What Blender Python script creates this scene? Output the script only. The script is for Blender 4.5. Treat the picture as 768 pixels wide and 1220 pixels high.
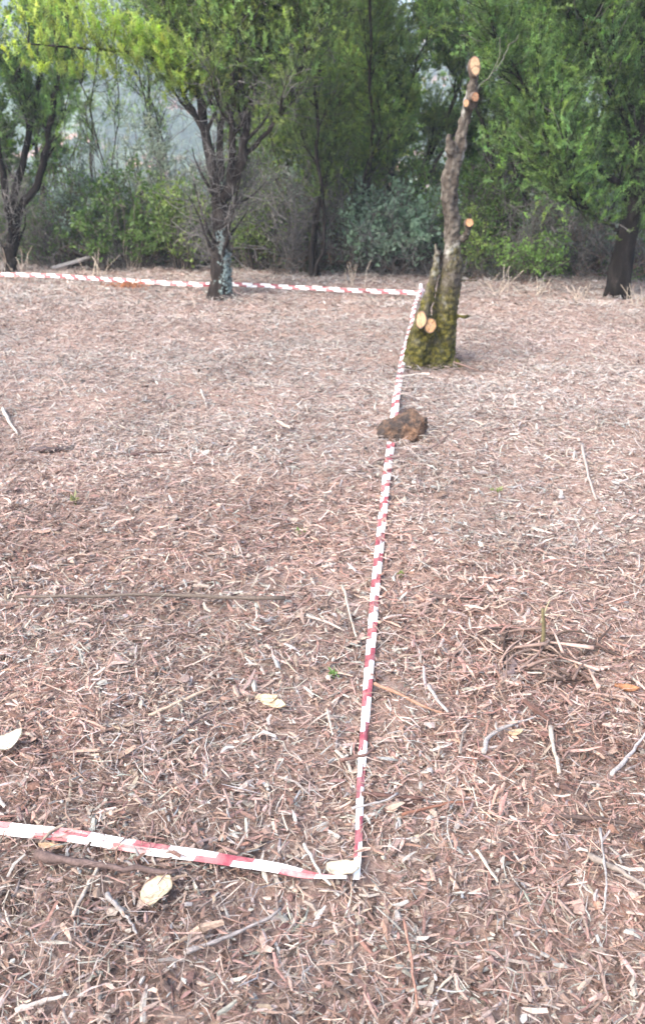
import bpy, math, random
import numpy as np
from math import radians as R, sin, cos, pi

sc = bpy.context.scene
for o in list(bpy.data.objects):
    bpy.data.objects.remove(o)
C = sc.collection

# ------------------------------------------------------------ camera, sky, sun, exposure
CAMH, PITCH, FPX = 1.5, R(23), 1057.0          # FPX: focal length in pixels of the 768x1220 photograph
cam = bpy.data.cameras.new('camera'); camo = bpy.data.objects.new('camera', cam); C.objects.link(camo)
cam.sensor_fit = 'VERTICAL'; cam.sensor_height = 24; cam.lens = 12 / math.tan(R(30))
camo.location = (0, 0, CAMH); camo.rotation_euler = (R(90) - PITCH, 0, 0)
cam.clip_start = 0.05; cam.clip_end = 3000
cam.dof.use_dof = True; cam.dof.focus_distance = 2.3; cam.dof.aperture_fstop = 3.4
sc.camera = camo

SUN_EL, SUN_ROT = 44, -130                      # sun to the left and a little behind, through thin cloud
w = bpy.data.worlds.new('World'); sc.world = w; w.use_nodes = True
nt = w.node_tree; bg = nt.nodes['Background']; bg.inputs[1].default_value = 0.15
sky = nt.nodes.new('ShaderNodeTexSky'); sky.sky_type = 'NISHITA'; sky.sun_disc = False
sky.sun_elevation = R(SUN_EL); sky.sun_rotation = R(SUN_ROT); sky.air_density = 1.0; sky.dust_density = 3.5
nt.links.new(sky.outputs[0], bg.inputs[0])
sl = bpy.data.lights.new('sun', 'SUN'); sl.energy = 1.2; sl.angle = R(50); sl.color = (1, .96, .92)
so = bpy.data.objects.new('sun', sl); C.objects.link(so)
so.rotation_euler = (R(90 - SUN_EL), 0, R(180 - SUN_ROT)); so.location = (0, 0, 20)
sc.view_settings.view_transform = 'Standard'; sc.view_settings.look = 'None'
sc.view_settings.gamma = 1; sc.view_settings.exposure = 2.08
sc.render.engine = 'CYCLES'
sc.cycles.use_denoising = True
sc.cycles.max_bounces = 8; sc.cycles.diffuse_bounces = 4; sc.cycles.transmission_bounces = 4; sc.cycles.volume_bounces = 1
sc.cycles.transparent_max_bounces = 8

# ------------------------------------------------------------ helpers
rs = np.random.RandomState(7)
TAB = rs.rand(256, 256)
def vn(x, y):
    x = np.asarray(x, float); y = np.asarray(y, float)
    xi = np.floor(x).astype(int); yi = np.floor(y).astype(int); fx = x - xi; fy = y - yi
    fx = fx * fx * (3 - 2 * fx); fy = fy * fy * (3 - 2 * fy)
    a = TAB[xi & 255, yi & 255]; b = TAB[(xi + 1) & 255, yi & 255]; c = TAB[xi & 255, (yi + 1) & 255]; d = TAB[(xi + 1) & 255, (yi + 1) & 255]
    return (a * (1 - fx) + b * fx) * (1 - fy) + (c * (1 - fx) + d * fx) * fy
def sm(a, b, x):
    t = np.clip((x - a) / (b - a), 0, 1); return t * t * (3 - 2 * t)
def gz(x, y):
    x = np.asarray(x, float); y = np.asarray(y, float)
    near = .07 * (vn(x / 1.6 + 9, y / 1.6) - .5) + .045 * (vn(x / .42, y / .42 + 5) - .5) + .024 * (vn(x / .13, y / .13) - .5)
    near = near * (1 - sm(14, 20, y))
    fall = -15 * sm(12.5, 75, y)
    rise = 48 * sm(85, 340, y) * (.8 + .4 * vn(x / 90 + 3, y / 90)) + 5 * sm(60, 120, y) * (vn(x / 14, y / 14) - .5)
    return near + fall + rise
def ray(px, py):
    a = (px - 384) / FPX; b = (610 - py) / FPX
    return np.array([a, cos(PITCH) + b * sin(PITCH), -sin(PITCH) + b * cos(PITCH)])
def G(px, py, up=.015):                         # where that line of sight meets the ground (litter lies a little above it)
    d = ray(px, py); z = 0.
    for _ in range(8):
        t = (z + up - CAMH) / d[2]; x, y = d[0] * t, d[1] * t; z = .5 * z + .5 * float(gz(x, y))
    return np.array([x, y, float(gz(x, y))])
def P(px, py, Y):                               # point at distance Y ahead of the camera
    d = ray(px, py); t = Y / d[1]; return np.array([d[0] * t, Y, CAMH + d[2] * t])

def tag(o, label=None, cat=None, group=None, kind=None):
    if label: o['label'] = label
    if cat: o['category'] = cat
    if group: o['group'] = group
    if kind: o['kind'] = kind
    return o
def empty(name, loc, label, cat, group=None, rz=0):
    o = bpy.data.objects.new(name, None); o.empty_display_size = .1; C.objects.link(o)
    o.location = loc; o.rotation_euler = (0, 0, rz)
    return tag(o, label, cat, group)

class MB:
    """collects numpy vertices/faces/colours and links them as ONE mesh object"""
    def __init__(s): s.v = []; s.f4 = []; s.f3 = []; s.c = []; s.n = 0; s.uv = []
    def add(s, v, f, col=None):
        v = np.asarray(v, float).reshape(-1, 3); f = np.asarray(f, int)
        (s.f4 if f.shape[1] == 4 else s.f3).append(f + s.n); s.v.append(v); s.n += len(v)
        if col is None: col = (1, 1, 1)
        col = np.asarray(col, float)
        if col.ndim == 1: col = np.tile(col, (len(v), 1))
        s.c.append(col)
    def faces_on_last(s, f):
        f = np.asarray(f, int); base = s.n - len(s.v[-1]); (s.f4 if f.shape[1] == 4 else s.f3).append(f + base)
    def tube(s, pts, rad, n=8, col=None, noise=0, cap=True, seed=0, sc_=9.):
        pts = np.asarray(pts, float); m = len(pts); rad = np.broadcast_to(np.asarray(rad, float), (m,))
        t = np.gradient(pts, axis=0); t /= np.linalg.norm(t, axis=1)[:, None] + 1e-9
        ref = np.array([0.0, 1, 0]) if abs(t[0][1]) < .9 else np.array([1.0, 0, 0])
        u = np.cross(t, ref); u /= np.linalg.norm(u, axis=1)[:, None] + 1e-9; w_ = np.cross(t, u)
        a = np.linspace(0, 2 * pi, n, endpoint=False)
        r = rad[:, None] * np.ones(n)[None]
        if noise:
            L = np.concatenate([[0], np.cumsum(np.linalg.norm(np.diff(pts, axis=0), axis=1))])
            r = r * (1 + noise * (vn(seed + np.cos(a)[None] * 1.6 + 7, L[:, None] * sc_ + np.sin(a)[None] * 1.3) - .5) * 2
                     + noise * .8 * (vn(seed + 31 + np.cos(a)[None] * 5 + 7, L[:, None] * sc_ * .55 + np.sin(a)[None] * 5) - .5))
        v = pts[:, None] + r[..., None] * (np.cos(a)[None, :, None] * u[:, None] + np.sin(a)[None, :, None] * w_[:, None])
        i = np.arange(m - 1)[:, None] * n; j = np.arange(n)[None]; k = (j + 1) % n
        f = np.stack([i + j, i + k, i + n + k, i + n + j], -1).reshape(-1, 4)
        v = v.reshape(-1, 3)
        v = np.vstack([v, pts[0], pts[-1]])
        s.add(v, f, col)
        if cap:
            jj = np.arange(n); kk = (jj + 1) % n
            s.faces_on_last(np.stack([kk, jj, np.full(n, m * n)], -1))
            s.faces_on_last(np.stack([jj + (m - 1) * n, kk + (m - 1) * n, np.full(n, m * n + 1)], -1))
    def segs(s, a, b, r0, r1, col=None, n=3):           # many thin tapered prisms at once
        a = np.asarray(a, float); b = np.asarray(b, float); N = len(a)
        if N == 0: return
        d = b - a; d /= np.linalg.norm(d, axis=1)[:, None] + 1e-9
        ref = np.where(np.abs(d[:, 2:3]) < .9, np.array([[0, 0, 1.]]), np.array([[1., 0, 0]]))
        u = np.cross(d, ref); u /= np.linalg.norm(u, axis=1)[:, None]; w_ = np.cross(d, u)
        an = np.arange(n) * 2 * pi / n
        ring = np.cos(an)[None, :, None] * u[:, None] + np.sin(an)[None, :, None] * w_[:, None]
        r0 = np.broadcast_to(r0, (N,)); r1 = np.broadcast_to(r1, (N,))
        v = np.concatenate([a[:, None] + ring * r0[:, None, None], b[:, None] + ring * r1[:, None, None]], 1)
        base = np.arange(N)[:, None, None] * 2 * n; j = np.arange(n); k = (j + 1) % n
        q = np.stack([j, k, k + n, j + n], -1)[None]
        if col is not None and np.ndim(col) == 2: col = np.repeat(col, 2 * n, axis=0)
        s.add(v.reshape(-1, 3), (base + q).reshape(-1, 4), col)
    def leaves(s, p, d, L, W, col, r, fold=.15):         # rhombic leaves
        N = len(p)
        if N == 0: return
        d = d / (np.linalg.norm(d, axis=1)[:, None] + 1e-9)
        q = r.normal(size=(N, 3)); u = np.cross(d, q); u /= np.linalg.norm(u, axis=1)[:, None] + 1e-9
        nn = np.cross(d, u)
        L = np.broadcast_to(L, (N,))[:, None]; W = np.broadcast_to(W, (N,))[:, None]
        mid = p + d * L * .45 - nn * W * fold
        v = np.stack([p, mid + u * W / 2, p + d * L, mid - u * W / 2], 1).reshape(-1, 3)
        f = np.arange(N * 4).reshape(-1, 4)
        s.add(v, f, np.repeat(col, 4, axis=0))
    def build(s, name, mat, parent=None, smooth=False, origin=None):
        v = np.concatenate(s.v); c = np.concatenate(s.c)
        if parent is not None and origin is None: origin = np.array(parent.location)
        if origin is not None: v = v - np.asarray(origin)
        me = bpy.data.meshes.new(name)
        f4 = np.concatenate(s.f4) if s.f4 else np.zeros((0, 4), int); f3 = np.concatenate(s.f3) if s.f3 else np.zeros((0, 3), int)
        me.vertices.add(len(v)); me.vertices.foreach_set('co', v.astype(np.float32).ravel())
        nl = f4.size + f3.size; me.loops.add(nl); me.loops.foreach_set('vertex_index', np.concatenate([f4.ravel(), f3.ravel()]).astype(np.int32))
        me.polygons.add(len(f4) + len(f3))
        st = np.concatenate([np.arange(len(f4)) * 4, f4.size + np.arange(len(f3)) * 3]).astype(np.int32)
        me.polygons.foreach_set('loop_start', st)
        me.polygons.foreach_set('use_smooth', np.full(len(st), bool(smooth)))
        ca = me.color_attributes.new('col', 'FLOAT_COLOR', 'POINT')
        ca.data.foreach_set('color', np.hstack([c, np.ones((len(c), 1))]).astype(np.float32).ravel())
        me.update(calc_edges=True); me.validate()
        if s.uv:
            uvs = np.concatenate(s.uv); ul = me.uv_layers.new(name='uv')
            vi = np.zeros(len(me.loops), np.int32); me.loops.foreach_get('vertex_index', vi)
            ul.data.foreach_set('uv', uvs[vi].astype(np.float32).ravel())
        me.materials.append(mat)
        o = bpy.data.objects.new(name, me); C.objects.link(o)
        if parent is not None: o.parent = parent
        elif origin is not None: o.location = origin
        return o

# ------------------------------------------------------------ materials
def newmat(name):
    m = bpy.data.materials.new(name); m.use_nodes = True; t = m.node_tree; b = t.nodes['Principled BSDF']
    return m, t, b
def N(t, typ, **kw):
    n = t.nodes.new(typ)
    for k, v in kw.items():
        if k in n.inputs.keys(): n.inputs[k].default_value = v
        else: setattr(n, k, v)
    return n
def ramp(t, fac, stops):
    n = t.nodes.new('ShaderNodeValToRGB'); e = n.color_ramp.elements
    while len(e) < len(stops): e.new(.5)
    for i, (p, c) in enumerate(stops): e[i].position = p; e[i].color = (*c, 1)
    t.links.new(fac, n.inputs[0]); return n.outputs[0]
def mix(t, f, a, b, mode='MIX'):
    n = t.nodes.new('ShaderNodeMix'); n.data_type = 'RGBA'; n.blend_type = mode
    for s_, v in ((n.inputs[0], f), (n.inputs[6], a), (n.inputs[7], b)):
        if hasattr(v, 'links'): t.links.new(v, s_)
        elif isinstance(v, (int, float)): s_.default_value = v
        else: s_.default_value = (*v, 1)
    return n.outputs[2]
def bump(t, b, h, st, dist=.01):
    n = N(t, 'ShaderNodeBump', Strength=st, Distance=dist); t.links.new(h, n.inputs['Height']); t.links.new(n.outputs[0], b.inputs['Normal'])
def noise(t, scale, detail=4, rough=.6, stretch=None, coord='Object'):
    tc = t.nodes.new('ShaderNodeTexCoord'); out = tc.outputs[coord]
    if stretch:
        mp = t.nodes.new('ShaderNodeMapping'); mp.inputs['Scale'].default_value = stretch; t.links.new(out, mp.inputs[0]); out = mp.outputs[0]
    n = N(t, 'ShaderNodeTexNoise', Scale=scale, Detail=detail, Roughness=rough); t.links.new(out, n.inputs['Vector']); return n.outputs['Fac']

def mat_vcol(name, rough=.8, transl=0., spec=.3, nz=.25, scale=60):
    m, t, b = newmat(name)
    a = t.nodes.new('ShaderNodeVertexColor'); a.layer_name = 'col'
    col = a.outputs[0]
    if nz:
        f = noise(t, scale, 3); r_ = ramp(t, f, [(.3, (1 - nz,) * 3), (.7, (1 + nz,) * 3)])
        col = mix(t, 1.0, col, r_, 'MULTIPLY')
    t.links.new(col, b.inputs['Base Color']); b.inputs['Roughness'].default_value = rough
    b.inputs['Specular IOR Level'].default_value = spec
    if transl:
        tr = t.nodes.new('ShaderNodeBsdfTranslucent'); hs = N(t, 'ShaderNodeHueSaturation', Saturation=1.1, Value=1.3)
        t.links.new(col, hs.inputs['Color']); t.links.new(hs.outputs[0], tr.inputs[0])
        ms = t.nodes.new('ShaderNodeMixShader'); ms.inputs[0].default_value = transl
        t.links.new(b.outputs[0], ms.inputs[1]); t.links.new(tr.outputs[0], ms.inputs[2])
        t.links.new(ms.outputs[0], t.nodes['Material Output'].inputs[0])
    return m
M_leaf = mat_vcol('foliage_leaf', .45, .45, .5, 0)
M_twig = mat_vcol('twig_bark', .9, 0, .1, .3, 40)
M_litter = mat_vcol('wood_litter', .9, 0, .1, .3, 160)
M_dryleaf = mat_vcol('dry_leaf', .7, .25, .3, .12, 60)

def mat_bark(name, stops, sc_=14, bs=.9):
    m, t, b = newmat(name)
    f = noise(t, sc_, 8, .7, (1, 1, .3)); f2 = noise(t, 3, 3)
    a = t.nodes.new('ShaderNodeVertexColor'); a.layer_name = 'col'
    c = ramp(t, f, stops); c = mix(t, 1, c, ramp(t, f2, [(.3, (.75,) * 3), (.7, (1.2,) * 3)]), 'MULTIPLY')
    c = mix(t, 1, c, a.outputs[0], 'MULTIPLY')
    t.links.new(c, b.inputs['Base Color']); b.inputs['Roughness'].default_value = .92; b.inputs['Specular IOR Level'].default_value = .15
    bump(t, b, f, bs, .02); return m
M_bark = mat_bark('heath_bark', [(.3, (.008, .006, .006)), (.5, (.024, .019, .017)), (.62, (.055, .047, .042)), (.8, (.16, .15, .14))])

M_dark = mat_bark('dark_heath_bark', [(.3, (.004, .003, .003)), (.5, (.010, .008, .007)), (.62, (.025, .021, .019)), (.85, (.09, .08, .075))])

# stump bark: moss low down, pale lichen crust, grey brown above
def mat_stump():
    m, t, b = newmat('stump_bark')
    f = noise(t, 20, 9, .72, (1, 1, .35)); f2 = noise(t, 7, 5, .6); f3 = noise(t, 38, 4, .6); f4 = noise(t, 12, 5, .65, (1, 1, .6))
    base = ramp(t, f, [(.3, (.018, .015, .012)), (.46, (.065, .054, .044)), (.6, (.13, .115, .095)), (.78, (.25, .235, .21))])
    lich = ramp(t, f4, [(.56, (0, 0, 0)), (.66, (.75,) * 3)])
    c = mix(t, lich, base, (.32, .32, .29))
    moss = ramp(t, f3, [(.3, (.014, .013, .005)), (.5, (.05, .048, .010)), (.7, (.15, .13, .026))])
    tc = t.nodes.new('ShaderNodeTexCoord'); sp = t.nodes.new('ShaderNodeSeparateXYZ'); t.links.new(tc.outputs['Object'], sp.inputs[0])
    mr = t.nodes.new('ShaderNodeMapRange'); t.links.new(sp.outputs[2], mr.inputs[0])
    mr.inputs[1].default_value = 1.3; mr.inputs[2].default_value = .2; mr.inputs[3].default_value = -.35; mr.inputs[4].default_value = .20
    ad = t.nodes.new('ShaderNodeMath'); ad.operation = 'ADD'; t.links.new(mr.outputs[0], ad.inputs[0]); t.links.new(f2, ad.inputs[1])
    mm = ramp(t, ad.outputs[0], [(.38, (0, 0, 0)), (.68, (.95,) * 3)])
    c = mix(t, mm, c, moss)
    t.links.new(c, b.inputs['Base Color']); b.inputs['Roughness'].default_value = .95; b.inputs['Specular IOR Level'].default_value = .12
    bump(t, b, f, 1., .015); return m
M_stump = mat_stump()
# fresh sawn wood with rings
def mat_cut():
    m, t, b = newmat('sawn_wood')
    a = t.nodes.new('ShaderNodeVertexColor'); a.layer_name = 'col'
    f = noise(t, 45, 4); c = mix(t, 1, a.outputs[0], ramp(t, f, [(.3, (.8, .75, .7)), (.7, (1.1, 1.1, 1.1))]), 'MULTIPLY')
    t.links.new(c, b.inputs['Base Color']); b.inputs['Roughness'].default_value = .75; return m
M_cut = mat_cut()

# ------------------------------------------------------------ ground sheet
def axis(lo, hi, step, far, n, lo_far=None):
    core = np.arange(lo, hi + 1e-6, step)
    up = hi + (far - hi) * (np.linspace(0, 1, n + 1)[1:] ** 2.6)
    lf = lo_far if lo_far is not None else -far
    dn = lo - (lo - lf) * (np.linspace(0, 1, n + 1)[1:] ** 2.6)
    return np.concatenate([dn[::-1], core, up])
gx = axis(-6.5, 6.5, .04, 620, 70); gy = axis(0, 13, .04, 640, 130, -620)
XX, YY = np.meshgrid(gx, gy); ZZ = gz(XX, YY)
nx, ny = len(gx), len(gy)
i = np.arange(ny - 1)[:, None] * nx + np.arange(nx - 1)[None]
f = np.stack([i, i + 1, i + nx + 1, i + nx], -1).reshape(-1, 4)
m, t, b = newmat('forest_soil')
geo = t.nodes.new('ShaderNodeNewGeometry'); sp = t.nodes.new('ShaderNodeSeparateXYZ'); t.links.new(geo.outputs['Position'], sp.inputs[0])
f1 = noise(t, 3, 6); f2 = noise(t, 70, 8, .75); f3 = noise(t, .05, 6, .65); f4 = noise(t, .22, 5, .7)
near = mix(t, f1, ramp(t, f2, [(.3, (.09, .055, .045)), (.5, (.22, .14, .112)), (.7, (.34, .245, .2))]),
           ramp(t, f2, [(.3, (.09, .06, .05)), (.5, (.31, .23, .19)), (.7, (.52, .43, .37))]))
soil = ramp(t, f4, [(.35, (.05, .085, .035)), (.5, (.09, .13, .07)), (.62, (.12, .15, .10))])
far = mix(t, ramp(t, f3, [(.53, (0, 0, 0)), (.58, (1, 1, 1))]), soil, (.34, .19, .14))
mr = t.nodes.new('ShaderNodeMapRange'); mr.inputs[1].default_value = 13; mr.inputs[2].default_value = 22; t.links.new(sp.outputs[1], mr.inputs[0])
t.links.new(mix(t, mr.outputs[0], near, far), b.inputs['Base Color']); b.inputs['Roughness'].default_value = .95; b.inputs['Specular IOR Level'].default_value = .1
bump(t, b, f2, .8, .01)
g = MB(); g.add(np.stack([XX, YY, ZZ], -1).reshape(-1, 3), f); g = g.build('ground', m, smooth=True)
tag(g, kind='structure')

# air of the valley
import bmesh
bm = bmesh.new(); bmesh.ops.create_cube(bm, size=1)
zt = float(ZZ.max()) + 3; zb = float(ZZ.min()) - 1
for v in bm.verts: v.co = (v.co.x * 1300, 10 + v.co.y * 1300, zb if v.co.z < 0 else zt)
me = bpy.data.meshes.new('haze'); bm.to_mesh(me); bm.free()
hz = bpy.data.objects.new('haze', me); C.objects.link(hz); tag(hz, kind='stuff')
m = bpy.data.materials.new('haze_air'); m.use_nodes = True; t = m.node_tree; t.nodes.remove(t.nodes['Principled BSDF'])
pv = t.nodes.new('ShaderNodeVolumePrincipled'); pv.inputs['Density'].default_value = .0016; pv.inputs['Color'].default_value = (.78, .89, 1, 1)
t.links.new(pv.outputs[0], t.nodes['Material Output'].inputs['Volume']); me.materials.append(m)

# ------------------------------------------------------------ wood chip litter (nobody could count it)
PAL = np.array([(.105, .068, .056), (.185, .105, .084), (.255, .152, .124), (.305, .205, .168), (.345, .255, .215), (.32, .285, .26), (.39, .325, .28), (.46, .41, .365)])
def litter(name, bands, seed, label=None):
    r = np.random.RandomState(seed); mb = MB()
    for (y0, y1, dens, k0, lmin, lmax, wmin, wmax, thin) in bands:
        ym = (y0 + y1) / 2; hw = .42 * y1 + 1.3
        n = int((y1 - y0) * 2 * hw * dens)
        x = r.uniform(-hw, hw, n); y = r.uniform(y0, y1, n)
        clump = vn(x / .5 + 40, y / .5)
        keep = r.rand(n) < .3 + .6 * clump + .5 * vn(x / .16 + 70, y / .16); x = x[keep]; y = y[keep]; n = len(x); clump = clump[keep]
        L = lmin + (lmax - lmin) * r.rand(n) ** 2.2; W = wmin + (wmax - wmin) * r.rand(n) ** 1.6
        if thin: W = np.minimum(W, L * .12)
        yaw = r.uniform(0, 2 * pi, n); pit = r.normal(0, .22, n); pit[r.rand(n) < .04] *= 2.5
        roll = r.normal(0, .5, n)
        lift = (r.rand(n) ** 1.6) * (.014 + .034 * clump) * (1.0 if not thin else 1.2) + np.abs(np.sin(pit)) * L * .35
        d = np.stack([np.cos(yaw) * np.cos(pit), np.sin(yaw) * np.cos(pit), np.sin(pit)], -1)
        u = np.stack([-np.sin(yaw), np.cos(yaw), np.zeros(n)], -1); nn = np.cross(d, u)
        u2 = u * np.cos(roll)[:, None] + nn * np.sin(roll)[:, None]; n2 = np.cross(d, u2)
        c = np.stack([x, y, gz(x, y) + lift], -1)
        bend = r.normal(0, .07 if not thin else .1, n) * L; roof = (.12 + .28 * r.rand(n)) * W; bv = r.normal(0, .06, n) * L
        tap0 = r.uniform(.3, 1, n); tap1 = r.uniform(.15, .9, n)
        vs = []
        for a, tp in ((-.5, tap0), (0, np.ones(n)), (.5, tap1)):
            cc = c + d * (a * L)[:, None] + u2 * (bend * (1 - 4 * a * a))[:, None] + n2 * (bv * (1 - 4 * a * a))[:, None]
            sk = r.normal(0, .15, n) * W
            for s_ in (-1, 0, 1):
                vs.append(cc + u2 * (s_ * W * tp / 2)[:, None] + n2 * (roof * tp * (1 if s_ == 0 else 0))[:, None] + d * (sk * s_)[:, None])
        v = np.stack(vs, 1).reshape(-1, 3)
        q = np.array([(0, 1, 4, 3), (1, 2, 5, 4), (3, 4, 7, 6), (4, 5, 8, 7)])
        f = (np.arange(n)[:, None, None] * 9 + q[None]).reshape(-1, 4)
        # colour: redder, darker near the camera; greyer and paler towards the trees (patchy)
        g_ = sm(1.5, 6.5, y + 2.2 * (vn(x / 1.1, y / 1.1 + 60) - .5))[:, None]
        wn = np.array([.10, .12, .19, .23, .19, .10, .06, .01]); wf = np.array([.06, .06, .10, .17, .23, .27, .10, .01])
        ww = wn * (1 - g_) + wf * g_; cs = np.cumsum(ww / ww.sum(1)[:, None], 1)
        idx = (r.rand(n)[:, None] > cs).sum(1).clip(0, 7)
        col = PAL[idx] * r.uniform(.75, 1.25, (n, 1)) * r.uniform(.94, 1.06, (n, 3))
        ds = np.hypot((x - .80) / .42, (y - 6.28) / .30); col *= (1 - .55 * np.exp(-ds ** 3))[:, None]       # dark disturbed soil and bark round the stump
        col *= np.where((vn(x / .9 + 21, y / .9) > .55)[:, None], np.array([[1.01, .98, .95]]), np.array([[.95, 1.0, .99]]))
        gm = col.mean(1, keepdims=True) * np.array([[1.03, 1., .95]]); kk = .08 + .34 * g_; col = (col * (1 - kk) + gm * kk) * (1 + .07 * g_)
        col *= .97 * (.82 + .36 * vn(x / .35 + 11, y / .35))[:, None]
        mb.add(v, f, np.repeat(col.clip(0, .85), 9, axis=0))
    o = mb.build(name, M_litter); tag(o, label, None, None, 'stuff'); return o
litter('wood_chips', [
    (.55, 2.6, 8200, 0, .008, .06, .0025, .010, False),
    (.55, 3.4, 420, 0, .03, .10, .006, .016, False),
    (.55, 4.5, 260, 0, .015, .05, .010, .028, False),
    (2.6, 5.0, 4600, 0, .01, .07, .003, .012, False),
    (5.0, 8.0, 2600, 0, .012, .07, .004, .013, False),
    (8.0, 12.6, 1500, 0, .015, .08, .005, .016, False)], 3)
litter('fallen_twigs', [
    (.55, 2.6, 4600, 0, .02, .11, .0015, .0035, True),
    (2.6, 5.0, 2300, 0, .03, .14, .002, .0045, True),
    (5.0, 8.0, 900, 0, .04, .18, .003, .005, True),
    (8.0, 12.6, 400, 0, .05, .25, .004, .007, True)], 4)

# ------------------------------------------------------------ plants
def resample(pts, n):
    pts = np.asarray(pts, float); L = np.concatenate([[0], np.cumsum(np.linalg.norm(np.diff(pts, axis=0), axis=1))]); s = np.linspace(0, L[-1], n)
    # smooth by Catmull-like cubic through chord parameter
    out = np.stack([np.interp(s, L, pts[:, k]) for k in range(pts.shape[1])], -1)
    for _ in range(2):
        out[1:-1] = .25 * out[:-2] + .5 * out[1:-1] + .25 * out[2:]
    return out
def branch(r, p, d, L, n, up=.25, wob=.25):
    pts = [p]; d = d / np.linalg.norm(d)
    for k in range(n):
        d = d + r.normal(0, wob, 3) * .5 + np.array([0, 0, up / n * 2]); d /= np.linalg.norm(d)
        pts.append(pts[-1] + d * L / n)
    return np.array(pts)
def plumes(mb, r, p, d, n_need, L, gcol, tipcol, spread=.55, nl=.028, nw=.005):
    """feathery shoots: an axis with many short needle leaves"""
    Np = len(p)
    if Np == 0: return
    d = d / np.linalg.norm(d, axis=1)[:, None]
    Lp = L * r.uniform(.6, 1.4, Np)
    tt = r.rand(Np, n_need) ** .8
    pos = p[:, None] + d[:, None] * (tt * Lp[:, None])[..., None] + r.normal(0, .006, (Np, n_need, 3))
    dd = d[:, None] + r.normal(0, spread, (Np, n_need, 3))
    tone = r.rand(Np)[:, None] * .75 + .25 * r.rand(Np, n_need)
    k = np.clip(tone * .7 + tt * .45 - .15, 0, 1)[..., None]
    col = gcol * (1 - k) + tipcol * k
    col = col * r.uniform(.6, 1.45, (Np, 1, 1)) * r.uniform([.85, .95, .8], [1.15, 1.05, 1.6], (Np, 1, 3))
    mb.leaves(pos.reshape(-1, 3), dd.reshape(-1, 3), nl * r.uniform(.6, 1.4, Np * n_need), nw, col.reshape(-1, 3).clip(0, .8), r)

DG = np.array((.048, .09, .025)); MG = np.array((.165, .275, .055)); LG = np.array((.29, .39, .085)); YG = np.array((.48, .60, .10))
GREY = np.array((.175, .165, .155)); DGREY = np.array((.085, .072, .062))
def heath_tree(name, base, stems, label, seed, zmin=1.0, nb=11, ntw=9, blen=.8, plume_per=5, needles=34, g=DG, tip=MG, cat='tree',
               group=None, dead=.5, keep=None, trunk_mat=None, extra=None, zfade=.5, nl=.027, nw=.006):
    """stems: list of (points, r0, r1). Trunk (stems + limbs) is one mesh; the crown another; dead twigs a third."""
    r = np.random.RandomState(seed); root = empty(name, base, label, cat, group)
    tb = MB(); cb = MB(); db = MB(); has_dead = False
    for si, (pts, r0, r1) in enumerate(stems):
        pts = resample(pts, 22); m_ = len(pts); rr = np.linspace(r0, r1, m_); pts = pts + r.normal(0, .010, pts.shape)
        if si == 0: rr[:3] *= np.array([1.35, 1.15, 1.05])
        tb.tube(pts, rr, 10, noise=.16, seed=seed + si)
        for b_ in range(nb):
            k = int(m_ * (.22 + .78 * (b_ + r.rand()) / nb)); k = min(k, m_ - 1)
            p0 = pts[k]; a = r.uniform(0, 2 * pi); sd = pts[min(k + 1, m_ - 1)] - pts[k - 1]; sd /= np.linalg.norm(sd)
            d0 = np.array([cos(a), sin(a), 0]) * r.uniform(.5, 1.1) + sd * .7 + np.array([0, 0, .15])
            L = blen * r.uniform(.6, 1.3) * (1.1 - .4 * k / m_)
            br = branch(r, p0, d0, L, 6, .5)
            bt = r.uniform(.6, 1.35); rb = np.linspace(min(rr[k] * .55, .022), .004, len(br)); tb.tube(br, rb, 5, cap=False)
            for q in range(ntw):
                kk = r.randint(1, len(br)); p1 = br[kk] * (f_ := r.rand()) + br[kk - 1] * (1 - f_)
                d1 = (br[kk] - br[kk - 1]); d1 = d1 / np.linalg.norm(d1) + r.normal(0, .75, 3)
                live = p1[2] + r.normal(0, .15) > zmin and r.rand() < min(1, .25 + (p1[2] - zmin) / zfade)
                tw = branch(r, p1, d1, .32 * r.uniform(.6, 1.5), 4, .6 if live else .1, .5)
                rt = np.linspace(.0045, .002, 5)
                if r.rand() < .5:
                    t2 = branch(r, p1, d1 + r.normal(0, .5, 3), .3, 4, .3, .5); has_dead = True
                    db.segs(t2[:-1], t2[1:], .003, .0018, np.tile(GREY * r.uniform(.5, 1.2), (4, 1)))
                if live:
                    tb.segs(tw[:-1], tw[1:], rt[:-1], rt[1:], None)
                    n = plume_per; ii = r.randint(1, 5, n); fr = r.rand(n)[:, None]
                    pp = tw[ii] * fr + tw[ii - 1] * (1 - fr) + r.normal(0, .06, (n, 3)); dd = tw[ii] - tw[ii - 1]; dd = dd / np.linalg.norm(dd, axis=1)[:, None]
                    dd = dd * .5 + r.normal(0, .6, (n, 3)) + np.array([0, 0, .55])
                    if keep is not None:
                        mk = np.array([keep(x_) for x_ in pp]); pp = pp[mk]; dd = dd[mk]
                    tw_t = r.uniform(.5, 1.55) * bt; plumes(cb, r, pp, dd, needles, .12, g * tw_t, tip * tw_t, .6, nl, nw)
                elif r.rand() < dead:
                    has_dead = True
                    cc = np.tile(GREY * r.uniform(.35, 1.1), (4, 1)); db.segs(tw[:-1], tw[1:], .0035, .0022, cc)
                    for z in range(4):
                        t2 = branch(r, tw[r.randint(1, 5)], r.normal(0, 1, 3) + np.array([0, 0, .2]), .16, 3, .1, .5)
                        db.segs(t2[:-1], t2[1:], .0022, .0014, np.tile(GREY * r.uniform(.35, 1.2), (3, 1)))
    if extra: extra(r, tb, cb)
    tr = tb.build('trunk', trunk_mat or M_bark, root, smooth=True)
    if cb.n: cb.build('crown', M_leaf, root)
    if has_dead: tag(db.build('dead_twigs', M_twig, root), kind='stuff')
    return root
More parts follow.
